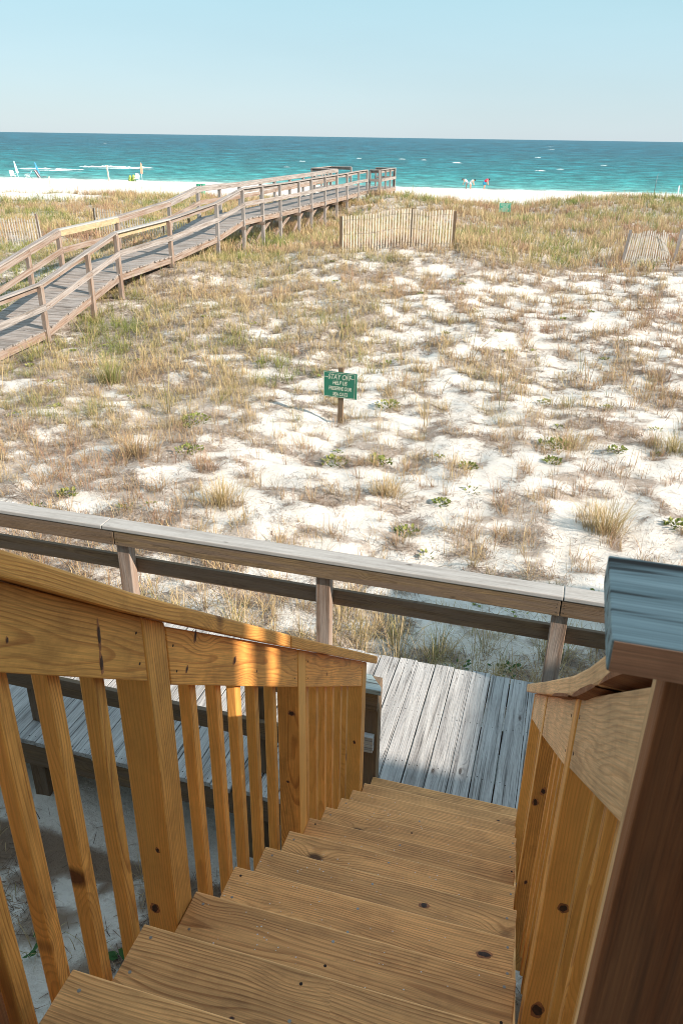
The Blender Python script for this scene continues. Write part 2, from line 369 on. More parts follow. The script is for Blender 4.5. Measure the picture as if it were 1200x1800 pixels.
def add_grid(name, xs, ys, fn, mat, attrs=None):
    XX, YY = np.meshgrid(xs, ys); ZZ = fn(XX, YY); nx, ny = len(xs), len(ys)
    me = bpy.data.meshes.new(name)
    co = np.stack([XX, YY, ZZ], -1).reshape(-1, 3).astype('f')
    i = np.arange(nx-1)[None, :]+np.arange(ny-1)[:, None]*nx
    q = np.stack([i, i+1, i+1+nx, i+nx], -1).reshape(-1, 4)
    me.vertices.add(len(co)); me.vertices.foreach_set('co', co.ravel())
    me.loops.add(q.size); me.loops.foreach_set('vertex_index', q.ravel().astype('i'))
    me.polygons.add(len(q)); me.polygons.foreach_set('loop_start', np.arange(0, q.size, 4, dtype='i')); me.polygons.foreach_set('loop_total', np.full(len(q), 4, 'i'))
    me.polygons.foreach_set('use_smooth', np.ones(len(q), bool))
    me.update()
    for k, f in (attrs or {}).items():
        a = me.attributes.new(k, 'FLOAT', 'POINT'); a.data.foreach_set('value', f(XX, YY).ravel().astype('f'))
    me.materials.append(mat); o = bpy.data.objects.new(name, me); C.objects.link(o); return o

g = G('white_sand'); tc = g.n('ShaderNodeTexCoord').outputs['Object']
lit = g.attr('litter', 'Fac')
s1 = g.noise(tc, 3.0, 5, 0.6); s2 = g.noise(tc, 28, 4, 0.65); s3 = g.noise(tc, 160, 3, 0.6)
col = g.mix(g.ramp(s1, [(0.35, 0.0), (0.65, 1.0)]), (0.62, 0.575, 0.525), (0.72, 0.68, 0.635))
grit = g.math('MULTIPLY', g.ramp(s2, [(0.52, 0.0), (0.66, 1.0)]), g.math('ADD', 0.30, g.math('MULTIPLY', lit, 0.7)))
col = g.mix(g.math('MULTIPLY', grit, 0.55), col, (0.30, 0.23, 0.19))
bed = g.math('MULTIPLY', g.ramp(g.math('ADD', g.noise(tc, 9, 5, 0.7), g.math('MULTIPLY', lit, 0.35)), [(0.66, 0.0), (0.82, 1.0)]), lit)
col = g.mix(g.math('MULTIPLY', bed, 0.62), col, (0.24, 0.175, 0.13))
g.put(g.b.inputs['Base Color'], col); g.b.inputs['Roughness'].default_value = 0.95; g.b.inputs['Specular IOR Level'].default_value = 0.15
g.bump(g.math('ADD', g.math('MULTIPLY', s2, 1.0), g.math('MULTIPLY', s3, 0.35)), 0.75, 0.03)
M['sand'] = g.m
ys = np.concatenate([np.arange(-60, -4, 4), np.arange(-4, 18, 0.09), np.arange(18, 30, 0.14), np.arange(30, 56, 0.28), np.arange(56, 130, 1.5), np.array([140, 170, 250, 400])])
xs = np.concatenate([-np.array([6000, 2500, 1200, 600, 300, 180, 120]), np.arange(-95, -42, 2.5), np.arange(-42, -14, 0.35), np.arange(-14, 6.5, 0.10), np.arange(6.5, 14, 0.5), np.arange(14, 60, 3), np.array([90, 150, 300, 800, 2500, 6000])])
sand = tag(add_grid('sand_ground', xs, ys, ground, M['sand'], {'litter': dens}), kind='structure')
# land stretching away behind the viewpoint
back = add_grid('inland_ground', np.array([-6000., -300, 0, 300, 6000]), np.array([-6000., -1500, -300, -60]), lambda a, b: ground(a, b, False)-0.004, M['sand'], {'litter': lambda a, b: a*0+0.4})
tag(back, kind='structure')

# ------------------------------------------------------------------ sea
g = G('sea_water'); ob = g.n('ShaderNodeTexCoord').outputs['Object']
sx, sy, sz = g.sepx(ob)[0:3]
dsh = g.math('SUBTRACT', sy, g.math('ADD', 114.0, g.math('MULTIPLY', sx, 0.11)))      # metres offshore
ld = g.math('LOGARITHM', g.math('MAXIMUM', dsh, 1.0), 10)
wob = g.math('MULTIPLY', g.math('SUBTRACT', g.noise(g.vmul(ob, (0.006, 0.02, 0)), 1, 3), 0.5), 0.5)
depth = g.math('DIVIDE', g.math('ADD', ld, wob), 3.6)
body = g.ramp(depth, [(0.0, (0.23, 0.38, 0.34)), (0.22, (0.085, 0.295, 0.275)), (0.40, (0.026, 0.205, 0.205)), (0.56, (0.008, 0.125, 0.145)), (0.72, (0.003, 0.078, 0.112)), (1.0, (0.003, 0.072, 0.112))])
dm = g.math('MAXIMUM', dsh, 1.0)
swell = g.comb(g.math('MULTIPLY', g.math('DIVIDE', sx, g.math('ADD', dm, 110.0)), 34.0), g.math('MULTIPLY', g.math('LOGARITHM', g.math('ADD', dm, 40.0), math.e), 15.0), 0.0)
c2 = g.noise(swell, 1, 6, 0.72)
body = g.mix(1.0, body, g.ramp(c2, [(0.34, 0.42), (0.50, 1.0), (0.66, 2.1)]), 'MULTIPLY')
g.put(g.b.inputs['Base Color'], body); g.b.inputs['Roughness'].default_value = 0.35; g.b.inputs['Specular IOR Level'].default_value = 0.22
g.b.inputs['IOR'].default_value = 1.2
hh = g.math('ADD', g.math('MULTIPLY', g.noise(g.vmul(ob, (0.28, 0.75, 0)), 1, 5, 0.65), 1.0), g.math('MULTIPLY', g.noise(g.vmul(ob, (2.0, 4.0, 0)), 1, 3, 0.6), 0.12))
g.bump(hh, 1.0, 0.9)
M['sea'] = g.m
ysea = np.concatenate([np.arange(98, 200, 1.2), np.geomspace(202, 40000, 60)])
xsea = np.concatenate([-np.geomspace(30000, 130, 12), np.arange(-120, 60, 2.5), np.geomspace(62, 30000, 14)])
def seaz(x, y): return -6.0+0.10*(fbm(x*0.10, y*0.35, 3)-0.5)*np.interp(y, [114, 130, 400, 600], [0.1, 1, 1, 0])
tag(add_grid('sea', xsea, ysea, seaz, M['sea']), kind='structure')

# foam: two breaking crests near the shore at left + scattered whitecaps
g = G('sea_foam'); g.b.inputs['Base Color'].default_value = (0.85, 0.88, 0.88, 1); g.b.inputs['Roughness'].default_value = 0.9
M['foam'] = g.m
def foam_strip(mb, x0, x1, y, wid, h, seed):
    r = random.Random(seed); n = max(6, int((x1-x0)/0.45)); P = []; F = []
    for i in range(n+1):
        t = i/n; x = x0+(x1-x0)*t; k = (math.sin(math.pi*t)**0.5)*r.uniform(0.25, 1.0)*(0.45+0.9*float(vnoise(x*0.45+seed, 0.5))) if 0 < i < n else 0.02
        yy = y+r.uniform(-0.3, 0.3)*wid*0.3+0.11*(x-x0)
        P += [(x, yy-wid*k, -5.99), (x, yy-wid*0.2*k, -5.99+h*k), (x, yy+wid*0.5*k, -5.99+h*0.5*k), (x, yy+wid*k, -5.99)]
    for i in range(n):
        for j in range(3): F.append((i*4+j, i*4+j+1, i*4+j+5, i*4+j+4))
    mb.poly(P, F)
for (x0, x1, y, wd, h, lb) in [(-100, -87, 133, 1.2, 0.30, 'a'), (-97, -81.5, 148, 1.3, 0.32, 'b')]:
    mb = MB(); foam_strip(mb, x0, x1, y, wd, h, int(y)); foam_strip(mb, x0+4, x1+3, y-5, 0.5, 0.1, int(y)+1)
    tag(mb.build('breaking_wave', 'foam', smooth=True), kind='structure')
mb = MB(); r = random.Random(5)
for (x, y, L) in [(-36, 232, 5), (-11, 186, 4), (-70, 258, 3), (-57, 260, 4), (-49, 255, 3), (-74, 215, 3), (-7, 200, 3), (-20, 330, 4), (3, 240, 3)]:
    foam_strip(mb, x, x+L*0.6, y, 0.5, 0.16, int(x*7+y))
for k in range(6):
    y = r.uniform(150, 900); x = r.uniform(-0.9*y, 0.25*y); foam_strip(mb, x, x+r.uniform(0.8, 2.2)*(y/250), y, 0.35*(y/250), 0.12, k)
tag(mb.build('whitecaps', 'foam', smooth=True), kind='stuff')
mb = MB(); r = random.Random(15)
for k in range(26):
    x = -100+k*5.2; foam_strip(mb, x, x+r.uniform(2, 7), 114.4+0.11*x+r.uniform(-0.2, 0.9), r.uniform(0.08, 0.3), 0.04, k+500)
tag(mb.build('swash_foam', 'foam', smooth=True), kind='stuff')

# ------------------------------------------------------------------ the new wooden stairs
DECKZ = -3.836
def nz(y): return -1.735-0.752*(y-1.10)
XL, XR = -0.795, 0.098
M['knot_halo'] = plain('knot_halo', (0.36, 0.13, 0.045), 0.6, 0, 60, 0.5)
M['knot_core'] = plain('knot_core', (0.055, 0.02, 0.01), 0.65, 0, 90, 0.7)
def knot(parent, c, n, along, ra, rb, seed=0):
    """a sawn-through branch knot: reddish collar with a dark cracked heart, lying on the board face"""
    c = Vector(c); n = Vector(n).normalized(); u = Vector(along); u = (u-n*u.dot(n)).normalized(); v = n.cross(u); r = random.Random(seed)
    for mt, k, d in (('knot_halo', 1.0, 0.0007), ('knot_core', 0.66, 0.0012)):
        P = [c+n*d]; N = 18; ph = r.uniform(0, 6)
        for i in range(N):
            a_ = 2*math.pi*i/N; q = k*(1+0.14*math.sin(2*a_+ph)+0.09*math.sin(5*a_+ph)+r.uniform(-0.06, 0.06)); P.append(c+n*(d-0.0004)+u*ra*q*math.cos(a_)+v*rb*q*math.sin(a_))
        MB().poly(P, [(0, 1+i, 1+(i+1) % N) for i in range(N)]).build('knot', mt, parent)
stairs = thing('wooden_stairs', 'new golden pine stairs descending to the weathered boardwalk', 'stairs', (-0.36, 3.64, DECKZ))
for k in range(-2, 11):
    y = 1.10+0.254*k; z = -1.735-0.191*k
    back = 0.286 if k > -2 else 1.6
    if k == -2: continue
    e = random.uniform(-0.004, 0.004)
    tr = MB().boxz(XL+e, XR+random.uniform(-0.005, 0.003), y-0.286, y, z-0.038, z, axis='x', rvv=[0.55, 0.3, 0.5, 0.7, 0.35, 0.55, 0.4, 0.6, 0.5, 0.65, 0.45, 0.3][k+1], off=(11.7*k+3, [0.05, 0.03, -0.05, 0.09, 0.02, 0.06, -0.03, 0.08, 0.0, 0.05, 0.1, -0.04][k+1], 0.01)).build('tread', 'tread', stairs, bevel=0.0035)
    for (kk, xx, yy, ra, rb) in [(3, -0.20, 1.79, .017, .012), (2, 0.012, 1.535, .026, .012), (9, 0.0, 3.33, .012, .006), (6, -0.45, 2.52, .007, .005), (0, -0.50, 0.95, .008, .005), (10, -0.30, 3.56, .013, .006)]:
        if kk == k: knot(tr, (xx, yy, z), (0, 0, 1), (1, 0.1, 0), ra, rb, k)
    if k < 8:
        for sx_ in (XL+0.035, -0.38, XR-0.022):
            for dy in ((-0.03, -0.115, -0.205) if k < 3 else (-0.035, -0.14)):
                cx = sx_+random.uniform(-0.006, 0.006); cy = y+dy+random.uniform(-0.008, 0.008)
                pts = [(cx+0.0042*math.cos(a), cy+0.0042*math.sin(a), z+0.0006) for a in np.linspace(0, 2*math.pi, 9)[:-1]]
                sc = MB().prism(pts, (0, 0, -0.004))
                sc.prism([(cx+0.0022*math.cos(a), cy+0.0022*math.sin(a), z+0.0009) for a in np.linspace(0, 2*math.pi, 7)[:-1]], (0, 0, -0.001))
                sc.build('screw', 'screw' if random.random() < 0.75 else 'nail', tr)
    else: pass
for k in range(-1, 11):
    y = 1.10+0.254*k; z = -1.735-0.191*k
    MB().boxz(XL+0.004, XR-0.004, y-0.262, y-0.2561+0.0, z-0.19+0.0, z-0.0385, axis='x').build('riser', 'tread', stairs) if False else None
for x0, x1 in ((-0.833, -0.7975), (0.080, 0.116)):
    ya, yb = -0.2, 3.60
    yend = 3.62
    mb = MB(); zt = lambda y: nz(y)-(0.215 if x0 < 0 else 0.20); zb = lambda y: max(nz(y)-0.42, DECKZ-0.0 if y > 3.44 else -9)
    ycut = [(ya, ), ]
    mb.hexa([(x0, ya, zt(ya)), (x1, ya, zt(ya)), (x1, ya, nz(ya)-0.42), (x0, ya, nz(ya)-0.42)],
            [(x0, 3.44, zt(3.44)), (x1, 3.44, zt(3.44)), (x1, 3.44, nz(3.44)-0.42), (x0, 3.44, nz(3.44)-0.42)])
    mb.hexa([(x0, 3.442, zt(3.44)), (x1, 3.442, zt(3.44)), (x1, 3.442, DECKZ+0.002), (x0, 3.442, DECKZ+0.002)],
            [(x0, 3.60, zt(3.60)), (x1, 3.60, zt(3.60)), (x1, 3.60, DECKZ+0.002), (x0, 3.60, DECKZ+0.002)])
    mb.build('stringer', 'tread', stairs, bevel=0.002)

# stair railings
def stair_rail(side, label, boards_mat, cap_mat):
    t = thing('stair_railing', label, 'stair railing', ((-0.84, 3.3, -3.5) if side < 0 else (0.14, 3.3, -3.5)), 'new pine railings beside the stairs')
    if side < 0: xin = lambda y: -0.797
    else: xin = lambda y: 0.134-0.0118*y
    o = side        # outward direction
    capb = lambda y: interp(y, [0.3, 0.82, 1.18, 2.1, 3.3, 3.5], [0.955, 0.930, 0.906, 0.888, 0.876, 0.874])
    bb = lambda y: interp(y, [0.3, 0.82, 1.23, 1.33, 2.2, 3.22], [0.765, 0.746, 0.733, 0.722, 0.711, 0.713])
    posts = [(1.244, 1.334), (2.248, 2.336), (3.268, 3.357)]
    if side < 0: posts = [(0.20, 0.29)]+posts
    for i, (a, b) in enumerate(posts):
        x0 = xin((a+b)/2)-o*0.002; x1 = x0+o*0.089
        zb0 = max(nz(a)-0.55, DECKZ+0.002)
        mb = MB().hexa([(x0, a, zb0), (x1, a, zb0), (x1, b, zb0), (x0, b, zb0)],
                       [(x0, a, nz(a)+capb(a)-0.002), (x1, a, nz(a)+capb(a)-0.002), (x1, b, nz(b)+capb(b)-0.002), (x0, b, nz(b)+capb(b)-0.002)], off=(17.3*i+5+side, 0.012*i+0.03, 0.02), rvv=[.6, .3, .5, .4][i])
        po = mb.build('post', 'rail_new', t, bevel=0.004)
        for (sd, yy, xx, zz, ra, rb) in [(-1, 1.244, -0.858, -1.885, .022, .013), (-1, 1.244, -0.828, -1.655, .010, .006), (-1, 2.248, -0.825, -2.02, .016, .014), (-1, 2.248, -0.846, -2.38, .008, .007), (-1, 3.268, -0.83, -3.05, .012, .009),
                                 (1, 1.244, 0.160, -1.50, .017, .011), (1, 1.244, 0.148, -1.86, .028, .017), (1, 2.248, 0.122, -2.20, .022, .011), (1, 2.248, 0.143, -2.14, .020, .010), (1, 2.248, 0.135, -2.62, .012, .008)]:
            if sd == side and abs(a-yy) < 0.01: knot(po, (xx, a, zz), (0, -1, 0), (0, 0, 1), ra, rb, int(abs(zz)*100))
    segs = [(0.292, 1.2425), (1.340, 2.2465), (2.338, 3.266)] if side < 0 else [(0.604, 1.2425), (1.336, 2.2465), (2.338, 3.266)]
    for i, (a, b) in enumerate(segs):
        mb = MB()
        f = lambda y, top: nz(y)+((capb(y)-(0.001 if not (side < 0 and i == 1) else 0.001+0.012*max(0, (1.75-y)/0.4))) if top else bb(y))
        n = 6 if True else 1
        A = lambda y: [(xin(y), y, f(y, 0)), (xin(y)+o*0.036, y, f(y, 0)), (xin(y)+o*0.036, y, f(y, 1)), (xin(y), y, f(y, 1))]
        mb.hexa(A(a), A(b), off=(8.1*i+2.2*side, 0.02-0.03*i, 0.0), rvv=[0.25, 0.55, 0.8][i])
        tbo = mb.build('top_board', boards_mat, t, bevel=0.003)
        if side < 0:
            for (bi, yy, zz, ra, rb) in [(0, 1.085, -0.948, .026, .007), (0, 1.090, -0.885, .034, .006), (0, 0.853, -0.737, .006, .004), (1, 1.477, -1.144, .018, .008), (1, 1.420, -1.205, .010, .007), (1, 1.70, -1.376, .014, .012), (1, 1.86, -1.53, .006, .005), (2, 2.62, -2.10, .009, .007)]:
                if bi == i: knot(tbo, (xin(yy), yy, zz), (1, 0, 0), (0, 0.25, 1) if bi else (0, 0.05, 1), ra, rb, int(yy*100))
        for yy in (a+0.03, b-0.03):
            for q in (0.25, 0.72):
                zz = f(yy, 0)+(f(yy, 1)-f(yy, 0))*q; rn = random.uniform(0.0028, 0.004); xx = xin(yy)-o*0.0008; yj = yy+random.uniform(-.006, .006)
                MB().prism([(xx, yj+rn*math.cos(an), zz+rn*math.sin(an)) for an in np.linspace(0, 2*math.pi, 9)[:-1]], (o*0.003, 0, 0)).build('nail', 'nail', tbo)
    # handrail cap: follows the measured, slightly bowed line
    edges = [(0.10, 2.065), (2.068, 3.44)] if side < 0 else [(0.66, 3.44)]
    for i, (a, b) in enumerate(edges):
        mb = MB(); ysx = np.linspace(a, b, 14); oo = (21.0*i+side*4, 0.04, 0.01)
        P = []; xi = lambda y: xin(y)-o*(0.042 if side < 0 else interp(y, [0.7, 1.3, 2.2, 3.4], [0.012, 0.016, 0.030, 0.042]))
        n0 = 0
        for y in ysx:
            zz = nz(y)+capb(y)
            if side > 0: zz += 0.018*math.exp(-((y-0.75)/0.3)**2)
            x0, x1 = xi(y), xi(y)+o*0.14
            th = 0.052
            ring = [(x0, y, zz), (x1, y, zz), (x1, y, zz+th), (x0, y, zz+th)]
            for j, p in enumerate(ring):
                mb.v.append(p); mb.gc.append((oo[0]+y*1.25, oo[1]+(p[0]-x0)*1.0+(0.0 if j < 2 else 0.0), oo[2]+(p[2]-zz))); mb.rv.append(0.35 if side < 0 else 0.6)
        for k in range(len(ysx)-1):
            for j in range(4): mb.f.append((k*4+j, k*4+(j+1) % 4, k*4+4+(j+1) % 4, k*4+4+j))
        mb.f += [(3, 2, 1, 0), tuple((len(ysx)-1)*4+j for j in range(4))]
        mb.build('handrail_cap', cap_mat, t, bevel=0.006)
    if side > 0:      # strip of dark bark left on the underside edge of the cap
        mb = MB()
        for (a, b, d) in [(0.66, 0.93, 0.026), (0.97, 1.26, 0.034), (1.32, 1.70, 0.022)]:
            ysx = np.linspace(a, b, 8)
            P = []; F = []
            for q, y in enumerate(ysx):
                k = math.sin(math.pi*q/7)**0.6*d+0.0015; zz = nz(y)+capb(y)+0.018*math.exp(-((y-0.75)/0.3)**2); x0 = xin(y)-interp(y, [0.7, 1.3, 2.2, 3.4], [0.012, 0.016, 0.030, 0.042])
                P += [(x0-0.0015, y, zz-0.002), (x0-0.0015, y, zz+k*0.35+random.uniform(-0.001, 0.001)), (x0+0.036, y, zz-0.0005), (x0+0.034, y, zz-0.004-k*0.3)]
            for q in range(7):
                for j in range(4): F.append((q*4+j, q*4+(j+1) % 4, q*4+4+(j+1) % 4, q*4+4+j))
            mb.poly(P, F)
        mb.build('bark_edge', 'old_dark', t)
    # balusters hang on the outer side of board and stringer
    by = [0.768, 0.878, 1.006, 1.135, 1.38, 1.53, 1.68, 1.815, 1.955, 2.115, 2.385, 2.485, 2.615, 2.752, 2.875, 3.01, 3.13]
    for i, yf in enumerate(by):      # yf = far edge
        if side > 0 and yf < 0.80: continue
        a, b = yf-0.038, yf
        x0 = xin(yf)+o*0.0365; x1 = x0+o*0.036
        zb0 = nz(a)-0.36
        top = lambda y: nz(y)+bb(y)+0.10
        tilt = random.uniform(-0.005, 0.005)
        mb = MB().hexa([(x0, a, zb0), (x1, a, zb0), (x1, b, zb0), (x0, b, zb0)],
                       [(x0, a+tilt, top(a)), (x1, a+tilt, top(a)), (x1, b+tilt, top(b)), (x0, b+tilt, top(b))], rvv=random.uniform(0.1, 0.9))
        mb.build('baluster', 'rail_new', t, bevel=0.005)
    return t
stair_rail(-1, 'golden pine railing along the left side of the stairs with square balusters', 'rail_new', 'rail_new')
rr_ = stair_rail(1, 'pale pine railing along the right side of the stairs, with bark under its cap', 'rail_pale', 'rail_pale')
rr_x = MB().boxz(0.119, 0.155, 0.600, 0.640, nz(0.6)-0.55, nz(0.62)+0.935, rvv=0.7).build('end_batten', 'rail_pale', rr_, bevel=0.004)

# blown sand caught on the treads
mb = MB(); r = random.Random(44)
for k in range(420):
    q = r.choice([1, 2, 3, 4, 5, 6, 7, 8]); y0 = 1.10+0.254*q; z = -1.735-0.191*q+0.0008
    cx = r.gauss(r.choice([-0.62, -0.2, -0.55]), 0.10); cy = y0-r.uniform(0.015, 0.235); e = r.uniform(0.0008, 0.0022)
    if cx < XL+0.01 or cx > XR-0.01: continue
    mb.poly([(cx-e, cy-e, z), (cx+e, cy-e*0.6, z), (cx+e*0.7, cy+e, z), (cx-e*0.8, cy+e*0.8, z)], [(0, 1, 2, 3)])
tag(mb.build('blown_sand', 'whitec'), kind='stuff')
# weathered landing railing beside the camera on the right
lr = thing('landing_railing', 'old landing railing, blue grey flat cap on a dark brown upright, close on the right', 'railing', (0.2, 0.58, -1.4))
MB().board((0.066, 0.614, -0.364), (1.25, 0.614, -0.364), (0, 1, 0), 0.142, 0.030, off=(3.3, 0.05, -0.02), rvv=0.6).build('handrail_cap', 'old_grey', lr, bevel=0.0015)
MB().boxz(0.068, 1.2, 0.5418, 0.5428, -0.3785, -0.3500, axis='x').build('cap_edge', 'old_red', lr)
MB().boxz(0.114, 0.30, 0.558, 0.597, -1.9, -0.380, off=(0.3, 0.07, 0.02), rvv=0.5).build('upright', 'old_dark', lr, bevel=0.003)
MB().boxz(1.0, 1.09, 0.56, 0.65, -1.9, -0.386).build('upright', 'old_dark', lr, bevel=0.003)
MB().boxz(0.301, 1.0, 0.60, 0.636, -0.60, -0.47, axis='x').build('mid_rail', 'old_dark', lr, bevel=0.003)
# old post at left of the landing
lp = thing('landing_post', 'dark weathered post at the bottom left edge, beside the top stair', 'post', (-0.9, 0.65, -1.5))
MB().boxz(-0.945, -0.842, 0.585, 0.712, -2.6, -0.75, rvv=0.4).build('shaft', 'old_dark', lp, bevel=0.004)
# top landing under the camera
tl = thing('stair_landing', 'top landing of grey weathered boards under the viewpoint', 'landing', (0, -0.3, -1.353))
mb = MB()
for i in range(9):
    y1 = 0.592-i*0.146; mb.boxz(-1.6, 1.5, y1-0.14, y1, -1.391, -1.353, axis='x')
mb.build('decking', 'grey_deck', tl, bevel=0.003)
MB().boxz(-1.6, 1.5, 0.53, 0.568, -1.58, -1.393, axis='x').build('rim_joist', 'brown', tl)
for x in (-1.5, 1.4):
    MB().boxz(x-0.07, x+0.07, 0.3, 0.44, -4.6, -1.393).build('support_post', 'brown', tl)

# ------------------------------------------------------------------ near boardwalk
bw = thing('boardwalk', 'weathered grey boardwalk of lengthwise split planks at the foot of the stairs', 'boardwalk', (-1.5, 4.3, -4.45))
mb = MB(); x = -7.6; X1 = 4.5; nails = MB()
while x < X1:
    wdt = random.uniform(0.137, 0.146); gp = random.uniform(0.004, 0.010); dz = random.uniform(-0.002, 0.002)
    yn = 3.455+random.uniform(-0.006, 0.012); yf = 5.175+random.uniform(-0.014, 0.012)
    A = [(x, yn, DECKZ-0.038), (x, yn, DECKZ+dz), (x+wdt, yn, DECKZ+dz), (x+wdt, yn, DECKZ-0.038)]
    sk = random.uniform(-0.003, 0.003)
    B = [(p[0]+sk, yf, p[2]) for p in A]
    mb.hexa(A, B, rvv=random.random())
    for yy in (3.50, 4.02, 4.56, 5.11):
        for nx_ in (0.025, wdt*0.5, wdt-0.025):
            if random.random() < 0.82:
                cx = x+nx_+random.uniform(-0.008, 0.008); cy = yy+random.uniform(-0.012, 0.012); rn = random.uniform(0.0028, 0.0048)
                nails.prism([(cx+rn*math.cos(a), cy+rn*math.sin(a), DECKZ+dz+0.0007) for a in np.linspace(0, 2*math.pi, 7)[:-1]], (0, 0, -0.0025))
    x += wdt+gp
mb.build('decking', 'grey_deck', bw, bevel=0.003)
tag(nails.build('nails', 'nail', bw), kind='stuff')
MB().boxz(-7.6, 4.5, 3.47, 3.508, DECKZ-0.235, DECKZ-0.040, axis='x', rvv=0.5).build('rim_joist', 'brown', bw, bevel=0.003)
MB().boxz(-7.6, 4.5, 5.10, 5.138, DECKZ-0.235, DECKZ-0.040, axis='x').build('rim_joist', 'brown', bw, bevel=0.003)
for yy in (4.02, 4.56): MB().boxz(-7.6, 4.5, yy-0.019, yy+0.019, DECKZ-0.235, DECKZ-0.040, axis='x').build('joist', 'brown', bw)
for x in (-6.6, -4.9, -3.25, -1.56, 0.6, 2.9):
    for yy in (3.515, 4.95):
        MB().boxz(x-0.06, x+0.06, yy, yy+0.12, -4.75, DECKZ-0.238).build('support_post', 'brown', bw, bevel=0.004)

# boardwalk railing, sea side
fr = thing('boardwalk_railing', 'brown weathered railing with a wide grey cap along the sea side of the boardwalk', 'railing', (-1.5, 5.1, DECKZ), 'weathered railings of the boardwalk')
CT = -2.92
bj = [-7.5, -5.6, -3.47, 0.235, 2.9]           # cap joints
for i in range(4):
    MB().boxz(bj[i]+0.002, bj[i+1]-0.002, 4.985, 5.145, CT-0.036, CT, axis='x', rvv=[.5, .5, .4, .7][i]).build('handrail_cap', 'cap_grey', fr, bevel=0.007)
fj = [-7.5, -5.6, -3.37, 0.225, 2.9]
for i in range(4):
    MB().boxz(fj[i]+0.004, fj[i+1]-0.004, 4.992, 5.028, CT-0.036-0.135, CT-0.037, axis='x', rvv=[.6, .3, .95, .2][i]).build('fascia_board', 'brown', fr, bevel=0.004)
for x in (-5.6, -3.32, -1.565, 0.235, 1.95):
    MB().boxz(x-0.06, x+0.055, 5.03, 5.125, DECKZ+0.003, CT-0.038, rvv=random.random()).build('post', 'rust_far', fr, bevel=0.005)
MB().boxz(-7.5, -3.37, 5.127, 5.163, -3.40, -3.262, axis='x', rvv=0.4).build('mid_rail', 'brown', fr, bevel=0.004)
MB().boxz(-3.366, -1.60, 5.127, 5.163, -3.405, -3.267, axis='x', rvv=0.2).build('mid_rail', 'brown', fr, bevel=0.004)
MB().boxz(-1.597, 2.9, 5.127, 5.163, -3.40, -3.262, axis='x', rvv=0.3).build('mid_rail', 'brown', fr, bevel=0.004)
for x in (-3.40, -3.34, 0.20, 0.25):          # nail heads beside the fascia joints
    for z in (CT-0.07, CT-0.10, CT-0.14):
        MB().prism([(x+0.004*math.cos(a), 4.9912, z+0.004*math.sin(a)) for a in np.linspace(0, 2*math.pi, 7)[:-1]], (0, 0.003, 0)).build('nail', 'nail', fr)

# boardwalk railing, house side, left of the stairs
nr = thing('boardwalk_railing', 'grey railing on the house side of the boardwalk, seen through the left stair balusters', 'railing', (-3, 3.6, DECKZ), 'weathered railings of the boardwalk')
cz_ = -2.90
out = [(-7.5, 3.56, cz_), (-0.752, 3.56, cz_), (-0.762, 3.60, cz_), (-0.845, 3.70, cz_), (-7.5, 3.70, cz_)]
MB().prism(out, (0, 0, -0.034)).build('handrail_cap', 'old_grey', nr, bevel=0.003)
MB().boxz(-7.5, -0.90, 3.60, 3.636, -3.50, -3.362, axis='x', rvv=0.3).build('mid_rail', 'brown', nr, bevel=0.004)
MB().boxz(-7.5, -0.775, 3.575, 3.611, -3.074, -2.936, axis='x', rvv=0.6).build('fascia_board', 'brown', nr, bevel=0.004)
for x in (-5.0, -3.28, -1.56):
    MB().boxz(x-0.045, x+0.045, 3.645, 3.735, DECKZ+0.003, -2.936, rvv=0.2).build('post', 'brown', nr, bevel=0.004)
ep = MB().boxz(-0.868, -0.782, 3.645, 3.735, DECKZ+0.003, -2.936, rvv=0.7).build('post', 'brown', nr, bevel=0.004)
MB().boxz(-0.86, -0.80, 3.60, 3.643, -3.42, -3.30, axis='x', rvv=0.9).build('cleat', 'grey_deck', nr, bevel=0.003)
MB().prism([(-0.825+0.016*math.cos(a), 3.644, -3.03+0.016*math.sin(a)) for a in np.linspace(0, 2*math.pi, 17)[:-1]], (0, -0.012, 0)).build('bolt', 'bolt', nr, bevel=0.003)

# ------------------------------------------------------------------ beach walkover (far walkway)
WY = [10.5, 14.3, 16.25, 18.35, 19.8, 22.9, 26.4, 28.74, 30.7, 32.7, 35.1, 36.85, 38.97, 41.0, 42.9, 45.2, 47.1]
WZ = [-4.58, -4.42, -4.30, -3.82, -3.49, -3.40, -3.16, -2.82, -2.82, -2.83, -2.82, -2.80, -2.79, -2.78, -2.77, -2.74, -2.74]
def wz(y): return interp(y, WY, WZ)
XN, XF = -12.1, -13.9
wk = thing('beach_walkway', 'long weathered timber walkway ramping up over the dunes towards the beach', 'walkway', (-13, 30, -4.2))
mb = MB(); y = 10.5
while y < 47.3:
    wd = 0.138; dz = random.uniform(-0.004, 0.004); a, b = y, y+wd; za, zb = wz(a)+dz, wz(b)+dz
    xa = XF-random.uniform(0.0, 0.05); xb = XN+0.02+random.uniform(-0.03, 0.03)
    mb.hexa([(xa, a, za-0.036), (xa, b, zb-0.036), (xa, b, zb), (xa, a, za)], [(xb, a, za-0.036), (xb, b, zb-0.036), (xb, b, zb), (xb, a, za)], rvv=random.random()**1.5)
    y += wd+random.uniform(0.007, 0.014)
mb.build('decking', 'grey_far', wk)
for xs_ in (XN-0.03, XF+0.05, -13.0):
    mb = MB()
    for i in range(len(WY)-1):
        a, b = WY[i]+0.002, WY[i+1]-0.002; za, zb = wz(a)-0.040, wz(b)-0.040
        mb.hexa([(xs_-0.02, a, za-0.19), (xs_+0.02, a, za-0.19), (xs_+0.02, a, za), (xs_-0.02, a, za)], [(xs_-0.02, b, zb-0.19), (xs_+0.02, b, zb-0.19), (xs_+0.02, b, zb), (xs_-0.02, b, zb)], rvv=[.9, .9, .8, .3, .4, .5][i % 6])
    mb.build('stringer', 'rust_far' if xs_ > -12.5 else 'brown', wk)
